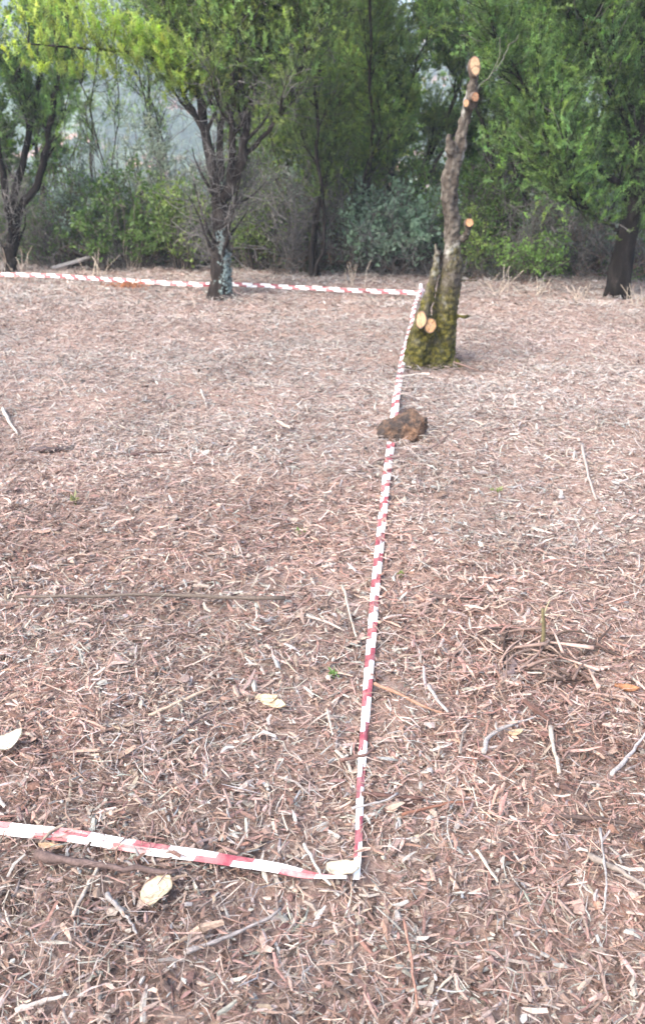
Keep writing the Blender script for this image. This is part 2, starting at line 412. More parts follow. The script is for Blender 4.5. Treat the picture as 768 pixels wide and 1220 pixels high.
def px_stem(pix, Y0, Y1=None):
    Y1 = Y0 if Y1 is None else Y1; n = len(pix)
    return [P(a, b, Y0 + (Y1 - Y0) * k / (n - 1)) for k, (a, b) in enumerate(pix)]

# --- the tree standing inside the far tape
b0 = G(262, 352); Yb = b0[1]
def main_extra(r, tb, cb):
    # long bough reaching left, carrying bright yellow green shoots
    bough = resample(px_stem([(240, 120), (210, 82), (165, 62), (105, 58), (35, 52)], Yb, Yb - .9), 16); tb.tube(bough, np.linspace(.022, .006, 16), 6)
    tip2 = YG
    pp = []; dd = []
    for k in range(640):
        j = r.randint(7, 16) if r.rand() < .62 else r.randint(1, 8); p = bough[j] + np.array([r.normal(0, .13), r.normal(0, .17), r.uniform(-.22, .34) * (1.1 if j > 8 else .6)])
        pp.append(p); dd.append(np.array([r.normal(-.25, .45), r.normal(0, .45), .8]))
    pp = np.array(pp); dd = np.array(dd)
    plumes(cb, r, pp, dd, 48, .12, np.array((.12, .19, .03)), tip2, .7, .03, .007)
    a = pp - dd * .05; near = bough[np.argmin(((bough[None] - pp[:, None]) ** 2).sum(-1), 1)]
    sel = r.rand(len(pp)) < .3; tb.segs(near[sel], pp[sel], .003, .0015)
main = heath_tree('heath_tree', b0, [
    (px_stem([(262, 356), (263, 330), (262, 300), (264, 262), (262, 232)], Yb), .108, .065),
    (px_stem([(262, 240), (253, 205), (246, 165), (240, 130), (234, 90), (226, 40), (212, -30), (205, -110)], Yb, Yb + .1), .055, .016),
    (px_stem([(264, 238), (282, 214), (290, 175), (298, 110), (316, 50), (335, -20), (350, -100)], Yb, Yb - .3), .05, .015),
    (px_stem([(262, 215), (262, 150), (268, 90), (262, 20), (258, -60)], Yb, Yb + .4), .035, .014),
    (px_stem([(272, 225), (279, 165), (276, 90), (292, 20), (300, -60)], Yb, Yb - .5), .035, .014),
    (px_stem([(286, 190), (325, 150), (352, 105), (364, 50), (372, -20), (372, -80)], Yb, Yb - .4), .022, .010),
    (px_stem([(246, 160), (222, 120), (205, 70), (190, 10), (170, -60)], Yb, Yb + .3), .026, .010)],
    'heath tree with blue-grey lichen on its lower trunk, standing right at the far tape', 11, zmin=1.6, nb=14, ntw=13, blen=.6, plume_per=10,
    g=DG * 1.5, tip=LG * .95, dead=.9, extra=main_extra, zfade=.8)
# lichen crust patches on the lower trunk: small raised plates
lb = MB(); r = np.random.RandomState(5)
for k in range(190):
    y_ = 272 + 78 * r.rand() ** .8; z_ = P(262, y_, Yb)[2]; cx_ = P(264, y_, Yb)[0]; a = r.normal(-.9, .55) if y_ > 300 else r.normal(-1.3, .4)
    rad = np.interp(y_, [262, 352], [.078, .110]); c_ = np.array([cx_ + cos(a) * rad, Yb + sin(a) * rad, z_])
    n_ = np.array([cos(a), sin(a), 0]); u_ = np.array([-sin(a), cos(a), 0]); s_ = r.uniform(.006, .019)
    an = np.linspace(0, 2 * pi, 8)[:-1]; rr = s_ * r.uniform(.6, 1.3, 7)
    ring = c_ + np.cos(an)[:, None] * u_ * rr[:, None] + np.sin(an)[:, None] * np.array([0, 0, 1.3]) * rr[:, None] - n_ * .012
    v = np.vstack([ring, c_ + n_ * .010]); fcs = [(j, (j + 1) % 7, 7) for j in range(7)]
    lb.add(v, fcs, np.array((.17, .215, .205)) * r.uniform(.5, 1.3))
tag(lb.build('lichen', M_twig, main, smooth=True), kind='stuff')

# --- left edge tree
bl = G(14, 322); Yl = bl[1]
heath_tree('heath_tree', bl, [
    (px_stem([(13, 326), (14, 300), (16, 270), (20, 250)], Yl), .075, .06),
    (px_stem([(20, 254), (41, 229), (52, 195), (59, 150), (69, 104), (76, 40), (84, -40)], Yl), .045, .018),
    (px_stem([(17, 250), (20, 222), (31, 188), (36, 146), (49, 86), (56, 20), (60, -60)], Yl, Yl + .2), .045, .018),
    (px_stem([(12, 260), (2, 200), (-8, 130), (-15, 40), (-20, -60)], Yl, Yl - .2), .045, .018)],
    'heath tree forking into dark curved stems at the left edge of the photo', 21, zmin=1.3, nb=11, ntw=12, blen=.55, plume_per=9,
    g=DG * 1.1, tip=MG * 1.1, keep=lambda p: p[0] < P(92, 100, p[1])[0], dead=.6, trunk_mat=M_dark)

# --- right edge tree with a wide dark trunk
br_ = G(737, 352); Yr = br_[1]
heath_tree('heath_tree', br_, [
    (px_stem([(735, 356), (740, 320), (746, 285), (756, 230), (764, 160), (770, 90), (775, 10), (780, -70)], Yr), .115, .035),
    (px_stem([(760, 200), (735, 120), (700, 60), (670, 0), (650, -70)], Yr, Yr - .5), .04, .014),
    (px_stem([(752, 240), (718, 200), (670, 160), (630, 110), (600, 60)], Yr, Yr - .4), .03, .010),
    (px_stem([(765, 180), (800, 120), (830, 60), (850, -40)], Yr, Yr + .3), .04, .014),
    (px_stem([(764, 150), (742, 80), (735, 20), (720, -60)], Yr, Yr + .6), .035, .014),
    (px_stem([(748, 280), (715, 262), (680, 235), (655, 200)], Yr, Yr - .2), .02, .008)],
    'big heath tree with a broad dark trunk at the right edge of the photo', 31, zmin=.3, nb=14, ntw=13, blen=.8, plume_per=11, g=DG * 1.1, tip=MG * 1.1, dead=.5, zfade=.7, trunk_mat=M_dark)

# --- back tree with two slim dark trunks, right of the stump
Yk = 11.3
bk = P(606, 320, Yk); bk[2] = float(gz(bk[0], Yk))
heath_tree('heath_tree', bk, [
    (px_stem([(606, 335), (605, 258), (608, 218), (618, 190), (628, 120), (622, 50), (618, -30)], Yk), .055, .02),
    (px_stem([(598, 335), (591, 235), (586, 190), (575, 160), (566, 100), (560, 60), (556, 10)], Yk, Yk + .2), .045, .016),
    (px_stem([(612, 335), (622, 240), (640, 150), (652, 80), (660, -20)], Yk, Yk + .3), .04, .016)],
    'heath tree with slim dark twin trunks, just right behind the tall sawn stump', 41, zmin=1.25, nb=12, ntw=12, blen=.62, plume_per=10, g=DG * 1.2, tip=MG * 1.25,
    keep=lambda p: p[0] > P(556, 100, p[1])[0], dead=.4)

# --- trees between the tape tree and the stump
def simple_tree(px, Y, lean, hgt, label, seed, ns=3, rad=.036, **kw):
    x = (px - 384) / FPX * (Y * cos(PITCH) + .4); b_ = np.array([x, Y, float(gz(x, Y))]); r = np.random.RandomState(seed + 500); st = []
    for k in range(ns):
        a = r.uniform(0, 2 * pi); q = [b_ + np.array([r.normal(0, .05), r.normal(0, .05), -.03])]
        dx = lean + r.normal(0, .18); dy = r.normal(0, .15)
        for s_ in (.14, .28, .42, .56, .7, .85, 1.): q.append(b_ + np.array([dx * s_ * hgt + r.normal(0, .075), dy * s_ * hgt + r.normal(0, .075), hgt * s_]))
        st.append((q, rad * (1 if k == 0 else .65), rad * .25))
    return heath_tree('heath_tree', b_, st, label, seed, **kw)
TG = 'heath trees along the far edge of the clearing'
simple_tree(374, 10.4, -.03, 3.6, 'slender pale-stemmed heath tree midway between the tape tree and the stump', 51, ns=3, zmin=0.49, nb=10, ntw=11, blen=.55, plume_per=11, g=DG * 1.2, tip=LG * .85, group=TG, dead=.9)
simple_tree(335, 11.6, .05, 3.6, 'heath tree seen just right behind the lichen-trunked tree', 52, ns=3, zmin=0.49, nb=10, ntw=11, blen=.6, plume_per=11, g=DG, tip=LG * .85, group=TG, dead=.8)
simple_tree(432, 10.9, .05, 3.7, 'heath tree with yellowish green plumes, left of the gap in the trees', 53, ns=4, zmin=0.61, nb=10, ntw=11, blen=.5, plume_per=11, g=DG * 1.5, tip=LG * 1.15, group=TG, dead=.8)
simple_tree(474, 11.8, -.09, 3.6, 'heath tree nearest the gap on its left, behind the top of the tapes', 54, ns=3, zmin=0.36, nb=10, ntw=11, blen=.42, plume_per=11, g=DG * 1.1, tip=LG * .85, group=TG, dead=.6)
simple_tree(596, 12.6, .08, 3.3, 'low bushy heath tree directly behind the sawn stump', 55, ns=3, zmin=.8, nb=9, ntw=11, blen=.38, plume_per=9, g=DG * 1.1, tip=MG * 1.25, group=TG, dead=.6, nl=.05, nw=.014)
simple_tree(676, 10.8, -.03, 3.7, 'dense heath tree between the twin-trunked tree and the broad trunk', 56, ns=4, zmin=0.34, nb=11, ntw=11, blen=.7, plume_per=11, g=DG, tip=MG * 1.25, group=TG, dead=.8)
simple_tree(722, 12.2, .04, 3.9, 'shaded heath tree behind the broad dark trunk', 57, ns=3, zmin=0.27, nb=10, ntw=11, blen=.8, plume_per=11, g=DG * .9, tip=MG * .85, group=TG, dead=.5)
simple_tree(398, 13.4, .02, 4.0, 'tall heath tree in the second row, left of centre', 58, ns=3, zmin=.9, nb=10, ntw=11, blen=.8, plume_per=9, g=DG, tip=LG * 1.1, group=TG, dead=.5, nl=.05, nw=.014)
simple_tree(300, 13.6, .02, 4.0, 'tall heath tree in the second row behind the lichen-trunked tree', 59, ns=3, zmin=.7, nb=10, ntw=11, blen=.6, plume_per=9, g=DG, tip=LG * 1.1, group=TG, dead=.5, nl=.05, nw=.014)
simple_tree(-45, 12.2, .0, 4.0, 'heath tree in the second row beyond the left edge tree', 60, ns=3, zmin=.7, nb=10, ntw=11, blen=.8, plume_per=11, g=DG, tip=MG, group=TG, dead=.5)
simple_tree(40, 13.6, .0, 3.9, 'heath tree in the second row seen through the forked left edge tree', 61, ns=3, zmin=.6, nb=9, ntw=11, blen=.55, plume_per=9, g=DG, tip=MG * .9, group=TG, dead=.5, nl=.05, nw=.014)
simple_tree(640, 13.8, .0, 4.2, 'heath tree in the second row behind the twin-trunked tree', 62, ns=3, zmin=.6, nb=10, ntw=11, blen=.75, plume_per=9, g=DG, tip=MG * 1.25, group=TG, dead=.5, nl=.05, nw=.014)
simple_tree(790, 11.0, .0, 4.0, 'heath tree cut by the right border behind the broad trunk', 63, ns=3, zmin=.5, nb=11, ntw=11, blen=.9, plume_per=11, g=DG, tip=MG * .9, group=TG, dead=.5)
simple_tree(448, 14.2, -.05, 3.6, 'heath tree in the second row behind the yellowish green one', 64, ns=3, zmin=.6, nb=10, ntw=11, blen=.45, plume_per=9, g=DG, tip=LG * 1.1, group=TG, dead=.5, nl=.05, nw=.014)

simple_tree(205, 12.6, -.02, 3.4, 'thin sparse heath sapling in the misty gap, nearest the lichen-trunked tree', 71, ns=3, rad=.02, zmin=1.2, nb=9, ntw=7, blen=.36, plume_per=4, needles=30, g=DG * 1.5, tip=LG * .7, group=TG, dead=.9)
simple_tree(128, 12.9, .03, 3.2, 'thin sparse heath sapling in the misty gap, nearest the left edge tree', 72, ns=3, rad=.02, zmin=.9, nb=9, ntw=7, blen=.36, plume_per=4, needles=30, g=DG * 1.5, tip=LG * .7, group=TG, dead=.9)

# --- shrubs
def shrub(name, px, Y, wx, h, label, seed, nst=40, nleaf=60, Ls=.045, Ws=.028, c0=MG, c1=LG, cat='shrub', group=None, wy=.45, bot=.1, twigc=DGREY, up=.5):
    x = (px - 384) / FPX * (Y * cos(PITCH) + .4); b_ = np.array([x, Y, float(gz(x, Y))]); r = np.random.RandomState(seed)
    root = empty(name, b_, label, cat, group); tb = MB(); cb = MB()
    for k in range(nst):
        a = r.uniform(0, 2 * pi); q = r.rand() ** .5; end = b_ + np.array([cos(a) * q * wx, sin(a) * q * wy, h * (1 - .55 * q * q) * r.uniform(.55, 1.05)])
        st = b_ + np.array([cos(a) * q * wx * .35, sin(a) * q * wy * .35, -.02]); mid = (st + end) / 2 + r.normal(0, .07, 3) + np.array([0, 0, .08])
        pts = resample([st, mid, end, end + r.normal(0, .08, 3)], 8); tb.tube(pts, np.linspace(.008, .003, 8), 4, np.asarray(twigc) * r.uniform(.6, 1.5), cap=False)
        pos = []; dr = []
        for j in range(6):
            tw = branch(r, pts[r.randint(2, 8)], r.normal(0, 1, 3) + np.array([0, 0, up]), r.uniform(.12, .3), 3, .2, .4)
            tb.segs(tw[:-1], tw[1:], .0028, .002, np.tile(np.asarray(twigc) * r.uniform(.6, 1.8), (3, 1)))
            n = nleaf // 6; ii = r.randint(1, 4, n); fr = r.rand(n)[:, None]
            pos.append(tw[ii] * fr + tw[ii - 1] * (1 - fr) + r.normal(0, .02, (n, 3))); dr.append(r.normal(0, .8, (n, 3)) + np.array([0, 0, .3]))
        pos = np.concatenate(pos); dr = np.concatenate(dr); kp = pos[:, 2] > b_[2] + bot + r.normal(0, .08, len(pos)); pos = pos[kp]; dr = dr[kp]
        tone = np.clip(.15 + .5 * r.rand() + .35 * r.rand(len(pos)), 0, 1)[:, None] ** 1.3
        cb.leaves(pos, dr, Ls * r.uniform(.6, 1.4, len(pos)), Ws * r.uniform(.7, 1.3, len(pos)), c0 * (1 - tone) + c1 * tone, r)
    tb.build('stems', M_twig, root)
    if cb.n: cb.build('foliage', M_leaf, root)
    return root
SG = 'shrubs under the trees'
PALE = np.array((.46, .48, .34)); GG = np.array((.20, .27, .21)); BR = np.array((.06, .115, .04))
shrub('bramble', 150, 11.0, .8, 1.15, 'big bramble bush with dark green leaves under the gap at left', 101, 60, 100, .05, .034, BR * .9, MG * .8, group=SG)
shrub('bramble', 218, 10.9, .42, 1.15, 'bramble with some yellow leaves just left of the lichen-trunked tree', 102, 40, 70, .05, .034, BR * 1.1, LG * .8, group=SG)
shrub('flowering_shrub', 185, 11.9, .8, 1.75, 'pale shrub with whitish seed heads rising behind the big bramble', 103, 70, 130, .045, .026, GG, PALE, group=SG, bot=.6)
shrub('shrub', 88, 11.4, .4, 1.75, 'dark green upright shrub beside the left edge tree', 104, 36, 90, .035, .014, BR, MG, group=SG, bot=.5)
shrub('shrub', 60, 11.2, .5, .7, 'low dark shrub at the foot of the left edge tree', 105, 30, 60, .04, .022, BR * .9, MG * .6, group=SG)
shrub('rock_rose', 468, 10.6, .55, 1.15, 'grey-green round-leaved shrub left of the sawn stump', 106, 60, 110, .055, .04, GG * .7, GG * 1.45 * np.array([.95, 1.05, .85]), group=SG)
shrub('rock_rose', 425, 10.8, .4, .85, 'smaller grey-green shrub left of the taller round-leaved one', 107, 36, 80, .05, .036, BR * 1.2, GG * 1.8, group=SG)
shrub('shrub', 560, 10.6, .35, .85, 'fresh green shrub at the right side of the sawn stump', 108, 30, 80, .04, .025, BR * 1.5, LG * .9, group=SG)
shrub('shrub', 640, 10.2, .45, .45, 'low bright green leafy shrub between twin trunks and broad trunk', 109, 32, 80, .04, .028, BR * 1.5, MG * 1.6, group=SG, bot=.02)
shrub('shrub', 672, 10.7, .5, 1.05, 'grey-green shrub left of the broad dark trunk', 110, 40, 80, .045, .03, BR, GG * 1.2, group=SG)
shrub('shrub', 325, 11.0, .5, .9, 'thin olive shrub right of the lichen-trunked tree', 111, 44, 70, .045, .026, BR * 1.4, LG * .9, group=SG)
shrub('shrub', 385, 11.2, .5, 1.1, 'dark shrub behind the slender pale-stemmed tree', 112, 40, 90, .045, .028, BR, MG * .9, group=SG)
shrub('shrub', 510, 11.6, .5, 1.0, 'dark green shrub behind the upper end of the tape', 113, 36, 90, .045, .028, BR, MG * .9, group=SG)
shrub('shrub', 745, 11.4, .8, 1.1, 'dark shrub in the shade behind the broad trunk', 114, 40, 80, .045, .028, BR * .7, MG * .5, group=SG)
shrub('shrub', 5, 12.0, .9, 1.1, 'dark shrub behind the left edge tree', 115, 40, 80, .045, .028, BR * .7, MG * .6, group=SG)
shrub('shrub', 290, 12.0, .7, 1.5, 'pale grey-green shrub seen between the stems of the lichen-trunked tree', 116, 44, 80, .045, .028, GG * .6, GG * 1.3, group=SG)
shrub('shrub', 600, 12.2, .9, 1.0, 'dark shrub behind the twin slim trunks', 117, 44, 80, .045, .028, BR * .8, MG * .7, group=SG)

DB = 'leafless dead bushes at the wood edge'
def dead_bush(px, Y, wx, h, label, seed, lean=0., n=34, tone=1.):
    n = int(n * .42); h *= .85
    x = (px - 384) / FPX * (Y * cos(PITCH) + .4); b_ = np.array([x, Y, float(gz(x, Y))]); r = np.random.RandomState(seed)
    tb = MB()
    for k in range(n):
        st = b_ + np.array([r.normal(0, .06), r.normal(0, .06), -.02]); d0 = np.array([r.normal(lean, wx / h * .8), r.normal(0, .3), 1.])
        b1 = branch(r, st, d0, h * r.uniform(.5, 1.1), 7, .1, .3); c_ = GREY * tone * r.uniform(.45, 1.15)
        tb.segs(b1[:-1], b1[1:], .0055, .0035, np.tile(c_, (7, 1)))
        for j in range(12):
            t1 = branch(r, b1[r.randint(2, 8)], d0 * .5 + r.normal(0, .9, 3), h * .3 * r.uniform(.5, 1.2), 4, .1, .5); tb.segs(t1[:-1], t1[1:], .0032, .002, np.tile(c_ * r.uniform(.7, 1.3), (4, 1)))
            for q in range(3):
                t2 = branch(r, t1[r.randint(1, 5)], r.normal(0, 1, 3), h * .12, 3, .1, .5); tb.segs(t2[:-1], t2[1:], .002, .0014, np.tile(c_ * r.uniform(.7, 1.4), (3, 1)))
    tag(tb.build('dead_bush', M_twig, origin=b_), label, 'dead bush', DB)
dead_bush(618, 10.5, .45, 1.3, 'brown dead bush leaning right between twin trunks and broad trunk', 301, .35, 44, .9)
dead_bush(455, 10.5, .5, 1.1, 'greyish dead bush left of the upper tape corner', 302, -.1, 40, .8)
dead_bush(345, 10.6, .5, 1.5, 'tall greyish dead bush right of the lichen-trunked tree', 303, .1, 44, .9)
dead_bush(400, 10.8, .4, 1.7, 'tall dark dead bush under the slender pale-stemmed tree', 304, 0, 40, .7)
dead_bush(150, 10.9, .6, .75, 'low dead bush in front of the big bramble', 305, 0, 40, .8)
dead_bush(55, 11.1, .5, .9, 'dead bush at the foot of the left edge tree', 306, .1, 40, .75)
dead_bush(700, 10.3, .45, 1.2, 'dead bush with grey twigs against the broad dark trunk', 307, -.1, 44, .8)
dead_bush(500, 10.9, .4, 1.2, 'dead bush between the tape corner and the sawn stump', 308, 0, 36, .7)
dead_bush(238, 11.0, .4, 1.0, 'dead bush just left of the lichen-trunked tree', 309, -.1, 36, .9)
for q, a in enumerate([
        (302, 10.9, .42, 1.5, 'olive leafy shrub crowding the right side of the lichen-trunked tree', .04, .02, BR * 1.3, LG * .75),
        (352, 11.3, .45, 1.7, 'tall grey-green leafy shrub between the lichen-trunked and pale-stemmed trees', .045, .026, GG * .6, GG * 1.3),
        (408, 11.2, .45, 1.6, 'tall olive shrub just right of the slender pale-stemmed tree', .04, .02, BR * 1.2, LG * .7),
        (505, 11.0, .35, 1.5, 'tall bright green shrub showing left of the sawn stump', .045, .026, BR * 1.3, MG * 1.2),
        (580, 11.2, .4, 1.5, 'tall green shrub in front of the twin slim trunks', .045, .024, BR * 1.3, MG),
        (655, 11.3, .5, 1.6, 'tall mid green shrub half way between twin trunks and broad trunk', .045, .024, BR * 1.1, MG * .9),
        (712, 10.9, .35, .9, 'pale grey-green shrub close to the left of the broad trunk foot', .05, .034, GG * .6, GG * 1.5),
        (105, 11.3, .5, 1.5, 'grey-green shrub between the left edge tree and the big bramble', .045, .028, GG * .5, GG * 1.2)]):
    shrub('leafy_shrub', a[0], a[1], a[2], a[3], a[4], 500 + q, 40, 90, a[5], a[6], a[7], a[8], group=SG, bot=.25)
BS = 'tall dark shrubs closing the view behind the trees'
for q, (px, Y, wx, h, lab) in enumerate([(318, 13.6, .8, 2.3, 'tall dark shrub far behind, right of the lichen-trunked tree'), (375, 14.0, .8, 2.5, 'tall dark shrub far behind the slender pale-stemmed tree'), (440, 13.8, .8, 2.4, 'tall dark shrub far behind, left of the gap in the trees'),
        (566, 14.4, .75, 2.2, 'tall dark shrub far behind the sawn stump'), (640, 14.6, .9, 2.5, 'tall dark shrub far behind the twin slim trunks'), (705, 13.9, .9, 2.4, 'tall dark shrub far behind, left of the broad trunk'), (790, 14.0, 1., 2.4, 'tall dark shrub far behind at the right border'), (-10, 14.2, .9, 2.0, 'tall dark shrub far behind at the left border')]):
    shrub('tall_shrub', px, Y, wx, h, lab, 400 + q, 60, 110, .08, .04, BR * .9, MG * .6, group=BS, bot=.1)
# dead undergrowth: a tangle of grey brown twigs along the edge
def edgeY(x): return 10.35 - .20 * x
db = MB(); r = np.random.RandomState(77)
n = 6500
x = r.uniform(-6, 6, n); y = edgeY(x) + .15 + r.rand(n) ** 1.3 * 2.4 + .3 * (vn(x * 2, x * 0) - .5)
hh = (.2 + 1.25 * vn(x * 1.3 + 3, y * 1.3) ** 1.4) * sm(0, .7, y - edgeY(x) + .2)
z0 = gz(x, y) + r.rand(n) * hh * .6
a = np.stack([x, y, z0], -1); d = r.normal(0, 1, (n, 3)); d[:, 2] = np.abs(d[:, 2]) * .9 + .2; d /= np.linalg.norm(d, axis=1)[:, None]
L = r.uniform(.1, .5, n) * (.4 + hh); cc = (GREY * r.uniform(.15, .9, (n, 1)) * np.where(r.rand(n, 1) < .35, np.array([[1.15, .8, .65]]), 1)).clip(0, .5)
mid = a + d * L[:, None] * .5; end = mid + (d + r.normal(0, .35, (n, 3))) * L[:, None] * .5
db.segs(a, mid, .004, .003, cc); db.segs(mid, end, .003, .0018, cc)
for z in range(3):
    s2 = a + (mid - a) * r.rand(n, 1); e2 = s2 + r.normal(0, .07, (n, 3)) + np.array([0, 0, .04]); db.segs(s2, e2, .002, .0012, cc * r.uniform(.7, 1.2, (n, 1)))
tag(db.build('dead_undergrowth', M_twig), kind='stuff')
# low leafy ground cover mixed in, beyond the edge
cb = MB(); n = 60000; x = r.uniform(-6.5, 6.5, n); y = edgeY(x) + .35 + r.rand(n) ** 1.2 * 3.2
hh = (.15 + 1.3 * vn(x * 1.1 + 13, y * 1.1 + 7) ** 1.6) * sm(0, 1.4, y - edgeY(x)); kp = vn(x * 3 + 50, y * 3) > .35
x, y, hh = x[kp], y[kp], hh[kp]; n = len(x); pos = np.stack([x, y, gz(x, y) + r.rand(n) * hh], -1); tn = r.rand(n, 1) ** 2
cb.leaves(pos, r.normal(0, 1, (n, 3)), .045 * r.uniform(.5, 1.3, n), .026, (BR * .7 * (1 - tn) + np.where(vn(x * .9, y * .9 + 90)[:, None] > .5, MG[None], GG[None] * 1.2) * tn), r)
tag(cb.build('ground_cover', M_leaf), kind='stuff')
# scrub on the falling slope and the far hillside
cb = MB(); n = 5000
yy_ = 16 + 330 * r.rand(n) ** 1.4; xx_ = r.uniform(-.62, .62, n) * (yy_ + 8); sz = r.uniform(.5, 1.4, n) * (1 + yy_ / 90)
kp = (yy_ > 24) & (vn(xx_ / 12 + 5, yy_ / 12) > .38); xx_, yy_, sz = xx_[kp], yy_[kp], sz[kp]; n = len(xx_); K = 46
cen = np.stack([xx_, yy_, gz(xx_, yy_)], -1)
dd = r.normal(0, 1, (n, K, 3)); dd[..., 2] = np.abs(dd[..., 2]); dd /= np.linalg.norm(dd, axis=-1)[..., None]
pos = cen[:, None] + dd * (sz[:, None] * r.uniform(.6, 1.05, (n, K)))[..., None] * np.array([1, 1, .8])
tone = (r.rand(n, 1) * .7 + .3 * r.rand(n, K))[..., None]; col = np.array((.035, .07, .03)) * (1 - tone) + np.array((.15, .19, .10)) * tone
ls = np.repeat(sz * .42, K); cb.leaves(pos.reshape(-1, 3), dd.reshape(-1, 3) + r.normal(0, .5, (n * K, 3)), ls, ls * .8, col.reshape(-1, 3), r)
tag(cb.build('hillside_scrub', M_leaf), kind='stuff')

# ------------------------------------------------------------ the tall sawn stump
bs = G(515, 432); Ys = bs[1]
S = lambda a, b, dy=0: P(a, b, Ys + dy)
root = empty('sawn_stump', bs, 'tall sawn-off tree trunk with mossy base and orange cut ends, beside the tape', 'tree stump')
def rad(wpx, y=300): return wpx / 2 / FPX * (Ys * cos(PITCH) - (P(0, y, Ys)[2] - CAMH) * sin(PITCH))
tb = MB()
def limb(keys, seed, n=60, sides=26, ns=.09, sc_=9):     # keys: (px, py, width px, dy)
    K = np.array([[*S(a, b, dy), rad(w_, b)] for a, b, w_, dy in keys]); K = resample(K, n)
    tb.tube(K[:, :3], K[:, 3], sides, noise=ns, seed=seed, sc_=sc_)
limb([(520, 448, 46, 0), (521, 432, 40, 0), (527, 405, 32, 0), (531, 375, 26, 0), (535, 345, 26, 0), (538, 320, 24, 0), (539, 290, 19, 0), (538, 262, 18, 0), (535, 235, 19, 0), (536, 212, 20, 0), (541, 195, 18, 0), (547, 175, 15, 0), (551, 152, 11.5, 0), (556, 130, 12, 0), (561, 112, 15, 0), (563, 95, 11, 0), (565, 78, 14, -.01)], 1, 110)
limb([(494, 448, 30, -.03), (497, 430, 32, -.03), (499, 410, 30, -.04), (501, 390, 23, -.05), (506, 368, 14, -.05), (512, 348, 11, -.04), (517, 328, 9, -.03), (520, 310, 8, -.02), (520, 298, 5, -.02), (518, 290, 2, -.02)], 2, 60)
limb([(506, 448, 40, .06), (508, 425, 36, .06), (513, 408, 24, .05), (522, 395, 12, .05)], 3, 30)
limb([(508, 425, 20, .04), (515, 395, 13, .05), (519, 370, 8, .045), (522, 348, 6, .03), (525, 330, 5, .01)], 30, 24)
limb([(503, 408, 20, -.04), (502, 396, 15, -.09), (501, 385, 13, -.14)], 4, 14, 20, .05)
limb([(508, 412, 20, -.03), (511, 400, 15, -.09), (513, 388, 13, -.14)], 5, 14, 20, .05)
limb([(541, 185, 14, -.01), (537, 176, 13, -.05), (534, 166, 9, -.07), (536, 160, 4, -.06)], 6, 14, 14, .2)     # torn knot
limb([(548, 285, 10, 0), (556, 280, 8, -.05), (558, 269, 8, -.08), (559, 266, 8.5, -.1)], 7, 14, 14, .05)          # short stub at right
limb([(561, 122, 14, -.02), (565, 117, 9, -.07)], 8, 8, 14, .05); limb([(558, 126, 12, -.02), (555, 123, 7, -.07)], 9, 8, 14, .05)
limb([(540, 378, 8, -.02), (546, 376, 4, -.04), (556, 377, 2.2, -.05), (563, 376, 1.4, -.05)], 10, 14, 8, .1)
limb([(541, 333, 6, -.02), (550, 334, 2.5, -.03), (568, 334, 1.5, -.02)], 11, 12, 8, .1)
# root flare
for q, (a, b, w0) in enumerate([(486, 442, 14), (505, 450, 16), (540, 440, 14), (552, 438, 9)]):
    limb([(512, 418, 22, 0), ((512 + a) / 2, (418 + b) / 2 + 2, 17, -.03), (a, b, w0, -.06), (a + (a - 512) * .3, b + 8, 5, -.08)], 12 + q, 16, 14, .15)
trunk = tb.build('trunk', M_stump, root, smooth=True)
md = trunk.modifiers.new('fuse', 'REMESH'); md.mode = 'VOXEL'; md.voxel_size = .0055; md.use_smooth_shade = True
sm_ = trunk.modifiers.new('soften', 'SMOOTH'); sm_.iterations = 2; sm_.factor = .5
tx = bpy.data.textures.new('bark_relief', 'CLOUDS'); tx.noise_scale = .04; tx.noise_depth = 5
dm = trunk.modifiers.new('bark', 'DISPLACE'); dm.texture = tx; dm.strength = .034; dm.mid_level = .5
def cut(px, py, wpx, hpx, dy, nrm, seed, col=(.5, .3, .15)):
    """sawn face: disc with rings, slightly proud of its limb, ringed by bark"""
    c = S(px, py, dy); r = np.random.RandomState(seed); nrm = np.array(nrm, float); nrm /= np.linalg.norm(nrm)
    u = np.cross(nrm, [0, 0, 1.]); u /= np.linalg.norm(u); v_ = np.cross(u, nrm)
    n = 28; an = np.linspace(0, 2 * pi, n, endpoint=False); irr = 1 + .09 * (vn(np.cos(an) * 1.5 + 5 + seed, np.sin(an) * 1.5 + 9) - .5) * 2
    rings = [0, .12, .3, .5, .68, .84, .93, 1.0]; V = []; CC = []
    for k, q in enumerate(rings):
        V.append(c + (np.cos(an) * irr * q)[:, None] * u * rad(wpx, py) + (np.sin(an) * irr * q)[:, None] * v_ * rad(hpx, py) + nrm * r.normal(0, .0006, (n, 1)))
        base = .74 * (np.array((.52, .37, .22)) * (1 - q) + np.array(col) * .8 * q) * (.75 if k == 0 else 1 + .10 * (-1) ** k)
        if k >= len(rings) - 2: base = np.array((.11, .075, .05))
        CC.append(np.tile(base, (n, 1)) * r.uniform(.85, 1.1, (n, 1)) * np.where(np.isin(np.arange(n), (seed * 5 % n, (seed * 11 + 9) % n, (seed * 3 + 17) % n)) & (k < 6), .45, 1)[:, None])
    V.append(c + (np.cos(an) * irr)[:, None] * u * rad(wpx, py) + (np.sin(an) * irr)[:, None] * v_ * rad(hpx, py) - nrm * .035); CC.append(np.tile(np.array((.08, .06, .05)), (n, 1)))
    mb = MB(); m_ = len(V); i = np.arange(m_ - 1)[:, None] * n; j = np.arange(n)[None]; k2 = (j + 1) % n
    mb.add(np.concatenate(V), np.stack([i + j, i + k2, i + n + k2, i + n + j], -1).reshape(-1, 4), np.concatenate(CC))
    return mb.build('cut_face', M_cut, root)
cut(501.5, 381, 13, 20, -.185, (-.35, -1, .25), 1, (.66, .40, .20)); cut(512.5, 388, 14, 17, -.185, (.1, -1, .15), 2, (.72, .36, .14))
